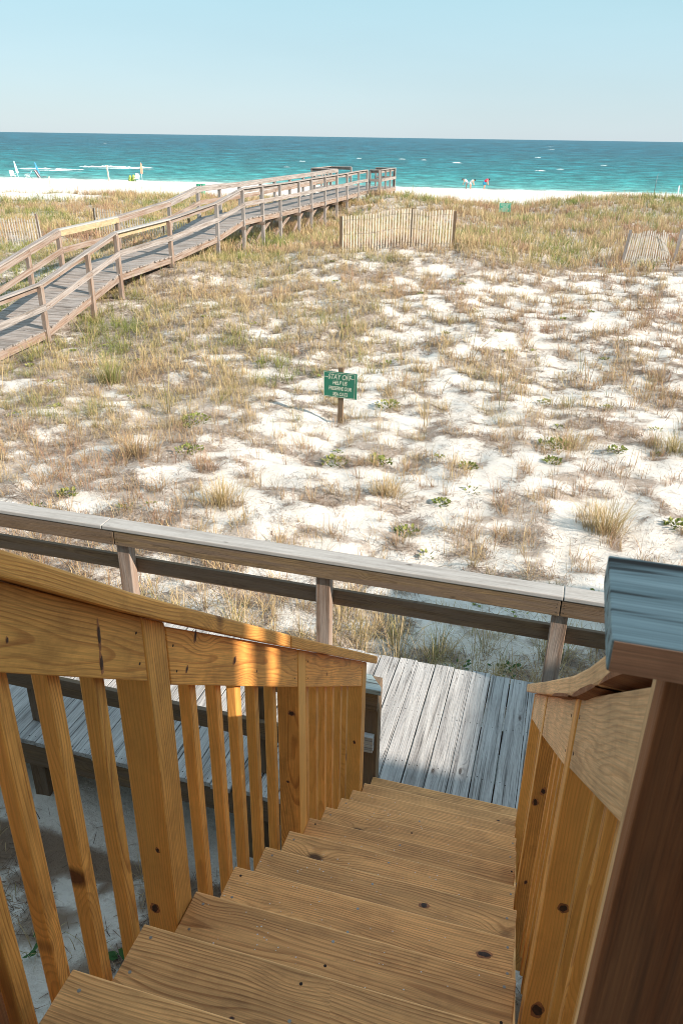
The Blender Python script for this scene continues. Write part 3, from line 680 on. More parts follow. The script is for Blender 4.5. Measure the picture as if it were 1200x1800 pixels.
for i in range(7, 15):      # cross caps and diagonal braces below the level stretch
    y = WY[i]; z = wz(y)-0.235
    MB().boxz(XF-0.1, XN+0.12, y-0.16, y-0.12, z-0.12, z, axis='x').build('cross_beam', 'rust_far', wk)
    if i < 13:
        MB().board((XN-0.35, y, gz(XN, y)+0.05), (XN-0.35, WY[i+1]-0.1, z-0.05), (0, 0, 1), 0.13, 0.04).build('brace', 'rust_far', wk)

def walk_rail(X, face, label, top_from=0):
    t = thing('walkway_railing', label, 'railing', (X, 30, -3.9), 'timber railings of the beach walkway')
    for i, y in enumerate(WY):
        z = wz(y)
        b0 = gz(X, y)-0.15 if X > -13 else min(gz(X, y)-0.1, z-0.3)
        h = 1.035
        # post with chamfered outer top corner
        x0, x1, y0, y1 = X-0.055, X+0.055, y-0.06, y+0.055
        mb = MB().boxz(x0, x1, y0, y1, b0, z+h-0.05, rvv=random.random())
        A = [(x0, y0, z+h-0.05), (x1, y0, z+h-0.05), (x1, y1, z+h-0.05), (x0, y1, z+h-0.05)]
        cxo = 0.03
        B = [(x0+(cxo if face < 0 else 0), y0, z+h), (x1-(cxo if face > 0 else 0), y0, z+h), (x1-(cxo if face > 0 else 0), y1, z+h), (x0+(cxo if face < 0 else 0), y1, z+h)]
        mb.hexa(A, B, rvv=mb.rv[0])
        mb.build('post', 'rust_far' if i < 6 else 'grey_far', t)
        if X > -13 and i >= 6:
            MB().tube([(X+0.03, y, z-0.16), (X+0.075, y, z-0.16)], [0.02, 0.02], 8).build('bolt', 'bolt', t)
    # caps, fascias and mid rails between kinks
    for i in range(len(WY)-1):
        a, b = WY[i], WY[i+1]; za, zb = wz(a), wz(b)
        fresh = (i == 4)
        def seg(xa, xb, h0, h1):
            return [(xa, a+0.003, za+h0), (xb, a+0.003, za+h0), (xb, a+0.003, za+h1), (xa, a+0.003, za+h1)], [(xa, b-0.003, zb+h0), (xb, b-0.003, zb+h0), (xb, b-0.003, zb+h1), (xa, b-0.003, zb+h1)]
        MB().hexa(*seg(X-0.02-0.075*1, X-0.02+0.075, 1.037, 1.075), rvv=0.8 if i > 5 else 0.6).build('handrail_cap', 'grey_far' if not fresh else 'cap_grey', t)
        # fascia under the cap, on the walking side of the near posts / sea of far posts
        fx = X-0.060-0.036 if face > 0 else X+0.060
        o = MB().hexa(*seg(fx, fx+0.034, 0.895, 1.033), rvv=0.5).build('fascia_board', 'yellow_new' if fresh else ('rust_far' if i < 6 else 'grey_far'), t)
        if fresh: o['label'] = 'fresh yellow replacement board'
        mx = X+0.058 if face > 0 else X+0.060
        MB().hexa(*seg(mx, mx+0.036, 0.45, 0.60), rvv=random.random()).build('mid_rail', 'grey_far' if face > 0 else 'rust_far', t)
    return t
walk_rail(XN, 1, 'near side railing of the beach walkway, its posts reaching down into the dune grass')
walk_rail(XF, -1, 'far side railing of the beach walkway, beyond the deck')

# viewing platform at the seaward end
pf = thing('viewing_platform', 'timber viewing platform with railings at the seaward end of the walkway', 'platform', (-12.6, 49, -3.6))
mb = MB(); y = 47.32
while y < 51.3:
    mb.boxz(-15.6, -11.35, y, y+0.138, -2.776, -2.74, axis='x'); y += 0.15
mb.build('decking', 'grey_far', pf)
MB().boxz(-15.6, -11.35, 47.33, 47.37, -2.97, -2.78, axis='x').build('rim_joist', 'rust_far', pf)
MB().boxz(-11.37, -11.33, 47.4, 51.3, -2.97, -2.78, axis='y').build('rim_joist', 'rust_far', pf)
def prail(p0, p1, n):
    p0 = Vector(p0); p1 = Vector(p1); d = (p1-p0).normalized(); nrm = Vector((-d.y, d.x, 0))
    for k in range(n+1):
        p = p0.lerp(p1, k/n); MB().boxz(p.x-0.05, p.x+0.05, p.y-0.05, p.y+0.05, gz(p.x, p.y)-0.2, -1.70, rvv=random.random()).build('post', 'grey_far', pf)
    MB().board(p0+Vector((0, 0, 1.06)), p1+Vector((0, 0, 1.06)), nrm, 0.15, 0.038).build('handrail_cap', 'grey_far', pf)
    MB().board(p0+Vector((0, 0, 0.96))+nrm*0.07, p1+Vector((0, 0, 0.96))+nrm*0.07, (0, 0, 1), 0.14, 0.034).build('fascia_board', 'grey_far', pf)
    MB().board(p0+Vector((0, 0, 0.52))-nrm*0.07, p1+Vector((0, 0, 0.52))-nrm*0.07, (0, 0, 1), 0.15, 0.034).build('mid_rail', 'grey_far', pf)
zp = -2.74
prail((-12.0, 47.35, zp), (-11.45, 47.35, zp), 1); prail((-11.4, 47.5, zp), (-11.4, 51.2, zp), 3)
prail((-15.5, 47.35, zp), (-14.0, 47.35, zp), 2); prail((-15.55, 47.5, zp), (-15.55, 51.2, zp), 2)
prail((-15.5, 51.2, zp), (-14.2, 51.2, zp), 1); prail((-12.6, 51.2, zp), (-11.45, 51.2, zp), 1)

# ------------------------------------------------------------------ signs
def text_obj(name, body, size, loc, rx, parent, mat, shear=0.25, sx=0.8):
    cu = bpy.data.curves.new(name, 'FONT'); cu.body = body; cu.size = size; cu.align_x = 'CENTER'; cu.align_y = 'CENTER'
    cu.shear = shear; cu.extrude = 0.0008; cu.offset = 0.0007
    tmp = bpy.data.objects.new('tmp', cu); C.objects.link(tmp); bpy.context.view_layer.update()
    me = bpy.data.meshes.new_from_object(tmp.evaluated_get(bpy.context.evaluated_depsgraph_get()))
    bpy.data.objects.remove(tmp); bpy.data.curves.remove(cu)
    me.transform(Matrix.Translation(loc) @ Matrix.Rotation(math.pi/2, 4, 'X') @ Matrix.Diagonal((sx, 1, 1, 1)))
    me.materials.clear(); me.materials.append(M[mat]); o = bpy.data.objects.new(name, me); C.objects.link(o); o.parent = parent
    return o
def dune_sign(x, y, label, zb, h0, mat, lines, rz, postw=0.045, far=False):
    t = thing('dune_sign', label, 'sign', (x, y, zb), rz=rz)
    def loc(mb, name, mt, parent=t, **k):
        o = mb.build(name, mt, None, **k); o.parent = parent; return o
    loc(MB().boxz(-postw, postw, -0.02, 0.03, -0.4, h0+0.53), 'post', 'brown', bevel=0.004)
    bd = loc(MB().boxz(-0.305, 0.305, -0.036, -0.022, h0, h0+0.455), 'board', mat, bevel=0.004)
    # thin cream border line, inset
    e = 0.010
    for (a, b, c, d) in ((-0.300, 0.278, h0+0.436, h0+0.442), (-0.300, 0.278, h0+0.010, h0+0.016), (0.262, 0.268, h0+0.018, h0+0.434), (-0.300, -0.294, h0+0.018, h0+0.434)):
        loc(MB().boxz(a, b, -0.0385, -0.037, c, d), 'border', 'letter', bd)
    for s_, (txt, sz, zz, xx, ww) in enumerate(lines):
        text_obj('lettering', txt, sz, (xx, -0.0372, h0+zz), 0, bd, 'letter', sx=ww)
    if not far:
        for a, b in ((-0.285, -0.215), (0.185, 0.25)): loc(MB().boxz(a, b, -0.0385, -0.037, h0+0.355, h0+0.363), 'dash', 'letter', bd)
    return t
SL = [('STAY OFF', 0.130, 0.365, -0.015, 0.74), ('HELP US', 0.100, 0.262, -0.01, 0.72), ('PRESERVE OUR', 0.095, 0.163, -0.005, 0.66), ('SEA OATS', 0.088, 0.062, 0.0, 0.70)]
dune_sign(-3.62, 12.63, 'green sign reading STAY OFF HELP US PRESERVE OUR SEA OATS on white sand', gz(-3.62, 12.63), 0.46, 'green_sign', SL, rad(-4))
dune_sign(-4.0, 45.3, 'small faded green sign far off in the grass on the dune crest', gz(-4.0, 45.3), -0.05+(-3.47-gz(-4.0, 45.3)), 'green_sign_far', SL, rad(5), far=True)

# ------------------------------------------------------------------ sand fences
def sand_fence(label, pts, posts, lath='lath', h=1.18, pitch=0.093, lean=0.0, rnd=0.02, post_mat='brown', topf=None, posth=None, postlean=0.0):
    t = thing('sand_fence', label, 'fence', (*pts[0], gz(*pts[0])), 'slatted sand fences in the dunes')
    P = [Vector((x, y, 0)) for x, y in pts]; tot = sum((P[i+1]-P[i]).length for i in range(len(P)-1))
    def at(d):
        for i in range(len(P)-1):
            L = (P[i+1]-P[i]).length
            if d <= L or i == len(P)-2: return P[i].lerp(P[i+1], d/L), (P[i+1]-P[i]).normalized()
            d -= L
    mb = MB(); d = 0.08; tops = []
    while d < tot-0.03:
        p, dr = at(d); z0 = gz(p.x, p.y); f = d/tot
        hh = h*(topf(f) if topf else 1)+random.uniform(-rnd, rnd)
        ln = lean(f) if callable(lean) else lean
        lx = dr*(ln+random.uniform(-0.012, 0.012))
        mb.board(p+Vector((0, 0, z0-0.05)), p+lx+Vector((0, 0, z0+hh)), dr, 0.038, 0.009, rvv=random.random())
        tops.append((p, lx, z0, hh)); d += pitch*random.uniform(0.93, 1.07)
    mb.build('slat_panel', lath, t)
    for q in (0.12, 0.5, 0.88):
        MB().tube([p+lx*q+Vector((0, -0.008, z0+hh*q)) for p, lx, z0, hh in tops[::3]]+[tops[-1][0]+tops[-1][1]*q+Vector((0, -0.008, tops[-1][2]+tops[-1][3]*q))], [0.004]*(len(tops[::3])+1), 4).build('wire', 'wire', t)
    for d, ph, ln in posts:
        p, dr = at(d); z0 = gz(p.x, p.y)
        MB().board(p+Vector((0, 0.04, z0-0.3)), p+dr*ln+Vector((0, 0.04, z0+ph)), (1, 0, 0), 0.09, 0.05, rvv=random.random()).build('post', post_mat, t)
    return t
sand_fence('upright pale slatted sand fence with three dark posts in the middle of the dune', [(-7.60, 26.25), (-5.33, 26.86), (-4.0, 27.22)], [(0.0, 1.14, 0.0), (2.35, 1.2, 0.0), (3.72, 1.16, 0.02)])
sand_fence('leaning, half collapsed slatted sand fence between two crooked posts at the right edge', [(1.45, 28.5), (2.85, 29.0), (3.2, 29.15)], [(0.0, 1.2, 0.16), (1.80, 1.05, 0.10)], lath='lath_grey', h=1.08, pitch=0.082,
           lean=lambda f: 0.18*(1-f*1.7) if f < 0.8 else -0.45, topf=lambda f: 1.0 if f < 0.55 else (0.85 if f < 0.68 else 1.0-1.3*(f-0.68)), post_mat='grey_far')
sand_fence('half buried grey sand fence sagging beside a leaning post at the far left', [(-24.0, 26.2), (-21.9, 27.3), (-20.3, 28.0)], [(4.0, 1.15, -0.12)], lath='lath_grey', h=0.95, pitch=0.10, lean=-0.05, rnd=0.06, post_mat='rust_far')
sand_fence('pale slatted sand fence dipping out of sight behind the walkway railing', [(-19.4, 30.2), (-17.6, 30.6), (-15.0, 30.6)], [(0.03, 1.1, 0.0), (4.15, 0.95, 0.0), (3.0, 0.7, 0.0)], lath='lath_grey', h=1.1, pitch=0.11, rnd=0.05, topf=lambda f: 1.0 if f < 0.28 else 0.72, post_mat='brown')

# ------------------------------------------------------------------ things on the far beach
def bz(x, y): return gz(x, y)
def folded_umbrella(x, y, label, mat, h, lean, mat2=None):
    z = bz(x, y); t = thing('beach_umbrella', label, 'umbrella', (x, y, z), 'folded umbrellas on the beach')
    top = Vector((x-lean, y, z+h)); base = Vector((x, y, z))
    MB().tube([base-Vector((0, 0, .2)), top], [0.025, 0.025], 8).build('pole', 'white', t)
    mb = MB(); n = 12
    for i in range(n):      # hanging pleats
        pass
    ds = [0.16, 0.30, 0.62, 0.97, 1.0]; rs = [0.20, 0.19, 0.14, 0.06, 0.02] if mat2 is None else [0.17, 0.19, 0.17, 0.07, 0.02]
    lo = 0.30 if mat2 is None else 0.42; pts = [base.lerp(top, lo+(1-lo)*(q-0.16)/0.84) for q in ds]
    n0 = 10; P = []; F = []
    for i, p in enumerate(pts):
        for k in range(n0):
            rr = rs[i]*(1.0 if k % 2 else 0.72); P.append(p+Vector((rr*math.cos(2*math.pi*k/n0), rr*math.sin(2*math.pi*k/n0), 0)))
    for i in range(len(pts)-1):
        for k in range(n0): F.append((i*n0+k, i*n0+(k+1) % n0, (i+1)*n0+(k+1) % n0, (i+1)*n0+k))
    F += [tuple(range(n0-1, -1, -1)), tuple((len(pts)-1)*n0+k for k in range(n0))]
    mb.poly(P, F).build('canopy', mat, t)
    return t
def lounger(x, y, label, mat, rz=0.0):
    z = bz(x, y); t = thing('beach_chair', label, 'beach chair', (x, y, z), 'chairs under the folded umbrellas', rz=rz)
    def L(mb, n, m_): o = mb.build(n, m_); o.parent = t; return o
    for s_ in (-0.3, 0.3):
        L(MB().tube([(s_, -0.5, 0.0), (s_, 0.1, 0.42)], [0.02, 0.02], 6), 'leg', 'white'); L(MB().tube([(s_, 0.6, 0.0), (s_, -0.1, 0.38)], [0.02, 0.02], 6), 'leg', 'white')
        L(MB().board((s_*1.15, -0.35, 0.55), (s_*1.15, 0.3, 0.58), (1, 0, 0), 0.06, 0.03), 'armrest', 'white')
    L(MB().board((0, -0.45, 0.36), (0, 0.2, 0.30), (1, 0, 0), 0.58, 0.03), 'seat', mat)
    L(MB().board((0, 0.2, 0.30), (0, 0.62, 0.98), (1, 0, 0), 0.58, 0.03), 'backrest', mat)
    return t
folded_umbrella(-78.4, 104.2, 'pale blue folded umbrella leaning over a white chair, leftmost on the beach', 'paleblue', 2.25, 0.45)
lounger(-78.9, 103.6, 'white beach chair below the leftmost pale blue umbrella', 'white', 0.9)
lounger(-76.6, 103.8, 'low white beach chair right of the leftmost pale blue umbrella', 'paleblue', -0.8)
folded_umbrella(-75.0, 104.4, 'deep blue folded umbrella tilting above a dark lounger', 'blue', 2.1, 0.55)
tl_ = thing('sun_lounger', 'dark grey lounger with raised back under the deep blue umbrella', 'lounger', (-74.8, 103.9, bz(-74.8, 103.9)))
for nme, p0, p1, wdt, mt in (('backrest', (-75.3, 103.9, 1.15), (-74.75, 103.9, 0.15), 0.7, 'darkgrey'), ('seat', (-74.75, 103.9, 0.16), (-73.8, 103.9, 0.30), 0.7, 'darkgrey'), ('frame', (-75.1, 103.52, 1.1), (-74.3, 103.52, 0.06), 0.05, 'white')):
    z0 = bz(-74.8, 103.9); MB().board((p0[0], p0[1], p0[2]+z0), (p1[0], p1[1], p1[2]+z0), (0, 1, 0), wdt, 0.05).build(nme, mt, tl_)
folded_umbrella(-58.3, 103.6, 'salmon coloured folded umbrella standing upright on the beach', 'orange', 2.35, 0.0, 1)
# rounded lime bundle with a small white chair
z0 = bz(-59.6, 103.4)
tb = thing('beach_bundle', 'rounded yellow green bundle on the sand left of the salmon umbrella', 'bundle', (-59.7, 103.3, z0))
mb = MB()
for (cx, rr) in ((-59.95, 0.28), (-59.42, 0.31)):
    P = []; F = []; nu, nv = 12, 7
    for j in range(nv):
        ph = math.pi/2*j/(nv-1)
        for k in range(nu):
            q = rr*(1+0.08*math.sin(3*k+j)); P.append((cx+q*math.cos(ph)*math.cos(2*math.pi*k/nu), 103.3+q*0.7*math.cos(ph)*math.sin(2*math.pi*k/nu), z0-0.03+2.9*rr*math.sin(ph)))
    for j in range(nv-1):
        for k in range(nu): F.append((j*nu+k, j*nu+(k+1) % nu, (j+1)*nu+(k+1) % nu, (j+1)*nu+k))
    mb.poly(P, F)
mb.build('cover', 'lime', tb, smooth=True)
lounger(-58.75, 103.0, 'small white beach chair between the lime bundle and the salmon umbrella', 'white', 0.3)
def stake(x, y, h, w_, lean, label, mat):
    z = bz(x, y); t = thing('marker_post', label, 'post', (x, y, z), 'marker posts on the beach')
    MB().board((x, y, z-0.4), (x+lean, y, z+h), (1, 0, 0), w_, w_*0.8).build('shaft', mat, t, bevel=0.01)
    MB().board((x+lean, y, z+h-0.02), (x+lean*1.05, y, z+h+0.06), (1, 0, 0), w_*0.7, w_*0.55).build('tip', mat, t)
    return t
stake(-62.6, 102.3, 1.9, 0.16, -0.15, 'tall pale wooden marker post near the water, left of the lime bundle', 'lath')
stake(-57.9, 82.3, 1.05, 0.14, -0.06, 'short wooden marker post on the beach left of the tall one', 'lath')
# thin pole and short white post at right
z0 = bz(8.3, 112)
tp = thing('beach_pole', 'thin metal pole standing by the water at the right', 'pole', (8.3, 112, z0))
MB().tube([(8.3, 112, z0-0.3), (8.32, 112, z0+1.3)], [0.035, 0.03], 8).build('shaft', 'darkgrey', tp)
MB().tube([(8.32, 112, z0+1.3), (8.38, 112, z0+2.35)], [0.028, 0.024], 8).build('upper_shaft', 'bolt', tp)
stake(10.3, 104.0, 1.15, 0.13, 0.0, 'short white post at the far right edge behind the dune grass', 'white')
# green litter bins behind the walkway
z0 = bz(-37.4, 78)
for q, (xx, lb) in enumerate(((-37.6, 'green litter bin on the beach beyond the walkway, left one of the pair'), (-37.1, 'green litter bin on the beach beyond the walkway, right one of the pair'))):
    tt = thing('litter_bin', lb, 'bin', (xx, 78, z0), 'green litter bins')
    MB().prism([(xx+0.21*math.cos(a), 78+0.21*math.sin(a), z0) for a in np.linspace(0, 2*math.pi, 17)[:-1]], (0, 0, 0.95)).build('drum', 'bingreen', tt, bevel=0.02)
    MB().prism([(xx+0.235*math.cos(a), 78+0.235*math.sin(a), z0+0.953) for a in np.linspace(0, 2*math.pi, 17)[:-1]], (0, 0, 0.07)).build('rim', 'bingreen', tt, bevel=0.02)

# ------------------------------------------------------------------ people by the water (about 10 px tall)
def person(x, y, label, joints, edges, radii, clothes, head, hair='hair', rz=0.0):
    z = bz(x, y)
    t = thing('person', label, 'person', (x, y, z), rz=rz)
    me = bpy.data.meshes.new('body'); me.from_pydata(joints, edges, [])
    o = bpy.data.objects.new('body', me); C.objects.link(o); o.parent = t
    sk = o.modifiers.new('skin', 'SKIN')
    for i, r_ in enumerate(radii): me.skin_vertices[0].data[i].radius = (r_, r_)
    me.skin_vertices[0].data[0].use_root = True
    sb = o.modifiers.new('sub', 'SUBSURF'); sb.levels = 2; sb.render_levels = 2
    me.materials.append(M['skin'])
    def L(mb, n, m_, **k): q = mb.build(n, m_, **k); q.parent = t; return q
    for (nm, mt, pts, rs) in clothes: L(MB().tube(pts, rs, 12), nm, mt, smooth=True)
    hx = Vector(head)
    P = []; F = []; nu, nv = 12, 9
    for j in range(nv):
        ph = -math.pi/2+math.pi*j/(nv-1)
        for k in range(nu): P.append(hx+Vector((0.095*math.cos(ph)*math.cos(2*math.pi*k/nu), 0.105*math.cos(ph)*math.sin(2*math.pi*k/nu), 0.125*math.sin(ph)))+Vector((0, 0.02, 0.035)))
    for j in range(nv-1):
        for k in range(nu): F.append((j*nu+k, j*nu+(k+1) % nu, (j+1)*nu+(k+1) % nu, (j+1)*nu+k))
    L(MB().poly(P, F), 'hair', hair, smooth=True)
    return t
# 0 pelvis 1 waist 2 chest 3 neck 4 head 5/6/7 hip knee ankle L (8 foot) 9..12 R, 13..16 arm L, 17..20 arm R
E_ = [(0, 1), (1, 2), (2, 3), (3, 4), (0, 5), (5, 6), (6, 7), (7, 8), (0, 9), (9, 10), (10, 11), (11, 12), (2, 13), (13, 14), (14, 15), (15, 16), (2, 17), (17, 18), (18, 19), (19, 20)]
R_ = [.12, .11, .13, .055, .09, .09, .06, .04, .03, .09, .06, .04, .03, .055, .042, .035, .03, .055, .042, .035, .03]
def bent(dx, k=1.0, reach=0.25):
    """bending at the hips towards dx (+1 right / -1 left)"""
    J = [(0, 0, .86), (.10*dx, 0, .98), (.36*dx, 0, 1.12), (.50*dx, 0, 1.16), (.62*dx, 0, 1.16),
         (0, -.09, .82), (.06*dx, -.11, .46), (-.03*dx, -.12, .08), (.13*dx, -.13, .03), (0, .09, .82), (.12*dx, .12, .46), (.05*dx, .13, .08), (.20*dx, .13, .03),
         (.38*dx, -.18, 1.08), (.44*dx, -.2, .82), (.50*dx, -.17, .60), (.52*dx, -.16, .50), (.38*dx, .18, 1.08), (.45*dx, .2, .82), (.53*dx, .17, .60), (.56*dx, .16, .50)]
    return [(a*k, b*k, c*k) for a, b, c in J]
J = bent(1)
person(-12.9, 112.2, 'person in red top and blue shorts bending over at the water edge', J, E_, R_,
       [('shirt', 'redc', [(.02, 0, .93), (.18, 0, 1.03), (.40, 0, 1.15), (.48, 0, 1.17)], [.15, .17, .19, .10]),
        ('shorts', 'bluec', [(0, 0, .95), (0, 0, .80), (.05, 0, .52)], [.15, .19, .17])], (.62, 0, 1.18))
J = bent(1, 0.92)
person(-14.7, 112.0, 'person in white and pink stooping towards the right, middle of the group at the water', J, E_, R_,
       [('shirt', 'whitec', [(.02, 0, .86), (.18, 0, .95), (.36, 0, 1.05)], [.14, .15, .16]),
        ('shorts', 'whitec', [(0, 0, .88), (0, 0, .74), (.05, 0, .50)], [.14, .17, .13])], (.57, 0, 1.08))
J = bent(-1, 0.95)
person(-15.2, 112.4, 'dark haired person in white leaning to the left, leftmost of the group', J, E_, R_,
       [('shirt', 'whitec', [(-.02, 0, .88), (-.18, 0, .98), (-.38, 0, 1.09)], [.14, .15, .16]),
        ('shorts', 'greyc', [(0, 0, .90), (0, 0, .76), (-.04, 0, .50)], [.14, .17, .14])], (-.6, 0, 1.12))

# ------------------------------------------------------------------ unseen house, its form made up to throw the shade (behind and right of the viewpoint)
hs = thing('beach_house', 'unseen tan sided beach house behind the stairs, shaped to shade them', 'house', (6, -4, -4.4))
ZE = 7.2
YA = 4.13-0.4508*(ZE-DECKZ)            # sea front wall, placed to set the shade edge across the deck
XW = -0.26+1.746*(ZE-DECKZ)            # side of the wing, placed to set the right shade edge
XB = 12.0
def sidew(y0, y1, z0, z1): MB().boxz(XB, XB+0.04, y0, y1, z0, z1, axis='y').build('wall', 'wallp', hs)
sidew(-9, -1.485, -4.6, ZE); sidew(-1.385, -1.245, 5.0, ZE); sidew(-1.17, YA, -4.6, ZE)      # two slots added to let sun slivers reach the left rail
sidew(-1.483, -1.172, -4.6, 4.998); sidew(-1.483, -1.387, 5.0, 5.45); sidew(-1.483, -1.387, 6.25, ZE); sidew(-1.243, -1.172, 5.0, 5.62); sidew(-1.243, -1.172, 6.35, ZE)
MB().boxz(XB, XW-0.002, YA+0.002, YA+0.03, -4.6, ZE).build('wall', 'wallp', hs)
MB().boxz(XW, XW+5, -9, 2.83, -4.6, ZE-0.15).build('wall', 'wallp', hs)
MB().boxz(XB+0.042, XW-0.002, -9, -8.8, -4.6, ZE-0.15).build('wall', 'wallp', hs)
MB().boxz(XW-0.001, XW+5.3, -9.3, 2.85, ZE-0.148, ZE, axis='x').build('roof', 'roofp', hs)
MB().boxz(XB+0.045, XW-0.003, -8.798, -4.5, ZE-0.148, ZE, axis='x').build('roof', 'roofp', hs)
MB().boxz(XB+0.045, XW-0.003, -8.798, YA-0.004, -1.5, -1.4, axis='x').build('inner_floor', 'wallp', hs)
MB().boxz(-9.0, 3.0, -9, -1.7, -4.6, 3.6).build('wall', 'wallp', hs)  # unseen back block, raised to darken the rail faces turned towards it
for xx in (-6.0, -3.0):
    wn = MB().boxz(xx-0.6, xx+0.6, -1.698, -1.67, -3.6, -2.4).build('window', 'white', hs)
    MB().boxz(xx-0.52, xx+0.52, -1.668, -1.66, -3.52, -2.48).build('pane', 'glassp', wn)

# ------------------------------------------------------------------ grass, litter and plants
def grass_mat(name, cols, trans=0.25):
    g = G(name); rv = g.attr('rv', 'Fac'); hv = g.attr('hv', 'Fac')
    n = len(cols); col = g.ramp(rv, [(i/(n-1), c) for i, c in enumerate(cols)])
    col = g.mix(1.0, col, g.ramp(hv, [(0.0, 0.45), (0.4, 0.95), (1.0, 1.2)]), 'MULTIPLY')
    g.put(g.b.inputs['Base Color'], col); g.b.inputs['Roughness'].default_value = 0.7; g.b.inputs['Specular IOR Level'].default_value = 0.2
    tr = g.n('ShaderNodeBsdfTranslucent'); g.put(tr.inputs[0], col)
    mx = g.n('ShaderNodeMixShader'); mx.inputs[0].default_value = trans
    g.t.links.new(g.b.outputs[0], mx.inputs[1]); g.t.links.new(tr.outputs[0], mx.inputs[2]); g.t.links.new(mx.outputs[0], g.out.inputs[0])
    return g.m
STRAW = (0.47, 0.35, 0.18); RED = (0.37, 0.225, 0.15); OLIVE = (0.34, 0.305, 0.12); GREEN = (0.20, 0.235, 0.07); DARK = (0.17, 0.11, 0.07); PALE = (0.60, 0.47, 0.29)
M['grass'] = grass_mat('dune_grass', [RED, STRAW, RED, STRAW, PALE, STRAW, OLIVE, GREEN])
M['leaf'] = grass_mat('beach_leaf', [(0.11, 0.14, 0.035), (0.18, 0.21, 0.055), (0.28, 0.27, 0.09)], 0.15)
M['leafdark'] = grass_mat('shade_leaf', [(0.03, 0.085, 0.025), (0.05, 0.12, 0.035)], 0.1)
M['twig'] = grass_mat('dry_litter', [(0.10, 0.065, 0.05), (0.20, 0.13, 0.09), (0.33, 0.24, 0.16)], 0.0)

def blades_mesh(name, base, az, L, W, bend, rv, mat, parent=None):
    """base (n,3); az lean direction; L length; W width; bend 0..1; strips of three pieces"""
    n = len(base); t = np.array([0, 0.34, 0.68, 1.0])
    lx, ly = np.cos(az), np.sin(az)
    wa = az+np.pi/2+rng.normal(0, 0.9, n); wx, wy = np.cos(wa), np.sin(wa)
    co = np.zeros((n, 7, 3), 'f'); hv = np.zeros((n, 7), 'f')
    for i, tt in enumerate(t):
        hor = L*bend*(0.35*tt+0.75*tt**2); ver = L*(tt-0.42*bend*tt**2.2)
        cx = base[:, 0]+lx*hor; cy = base[:, 1]+ly*hor; cz = base[:, 2]+ver
        ww = W*(1-0.25*tt)*0.5
        if i < 3:
            co[:, 2*i, 0] = cx-wx*ww; co[:, 2*i, 1] = cy-wy*ww; co[:, 2*i, 2] = cz
            co[:, 2*i+1, 0] = cx+wx*ww; co[:, 2*i+1, 1] = cy+wy*ww; co[:, 2*i+1, 2] = cz
            hv[:, 2*i] = tt; hv[:, 2*i+1] = tt
        else: co[:, 6, 0] = cx; co[:, 6, 1] = cy; co[:, 6, 2] = cz; hv[:, 6] = 1
    me = bpy.data.meshes.new(name); o0 = np.arange(n)[:, None]*7
    quads = np.concatenate([o0+np.array([0, 1, 3, 2]), o0+np.array([2, 3, 5, 4])], 1).reshape(-1, 4); tris = (o0+np.array([4, 5, 6])).reshape(-1, 3)
    me.vertices.add(n*7); me.vertices.foreach_set('co', co.ravel())
    idx = np.concatenate([quads.ravel(), tris.ravel()]).astype('i')
    me.loops.add(len(idx)); me.loops.foreach_set('vertex_index', idx)
    nq, ntr = len(quads), len(tris); ls = np.concatenate([np.arange(nq)*4, nq*4+np.arange(ntr)*3]).astype('i')
    me.polygons.add(nq+ntr); me.polygons.foreach_set('loop_start', ls); me.polygons.foreach_set('loop_total', np.concatenate([np.full(nq, 4), np.full(ntr, 3)]).astype('i'))
    me.update()
    a = me.attributes.new('rv', 'FLOAT', 'POINT'); a.data.foreach_set('value', np.repeat(rv, 7).astype('f'))
    a = me.attributes.new('hv', 'FLOAT', 'POINT'); a.data.foreach_set('value', hv.ravel())
    me.materials.append(M[mat]); o = bpy.data.objects.new(name, me); C.objects.link(o)
    if parent: o.parent = parent; o.matrix_parent_inverse = root_inv(parent)
    return o

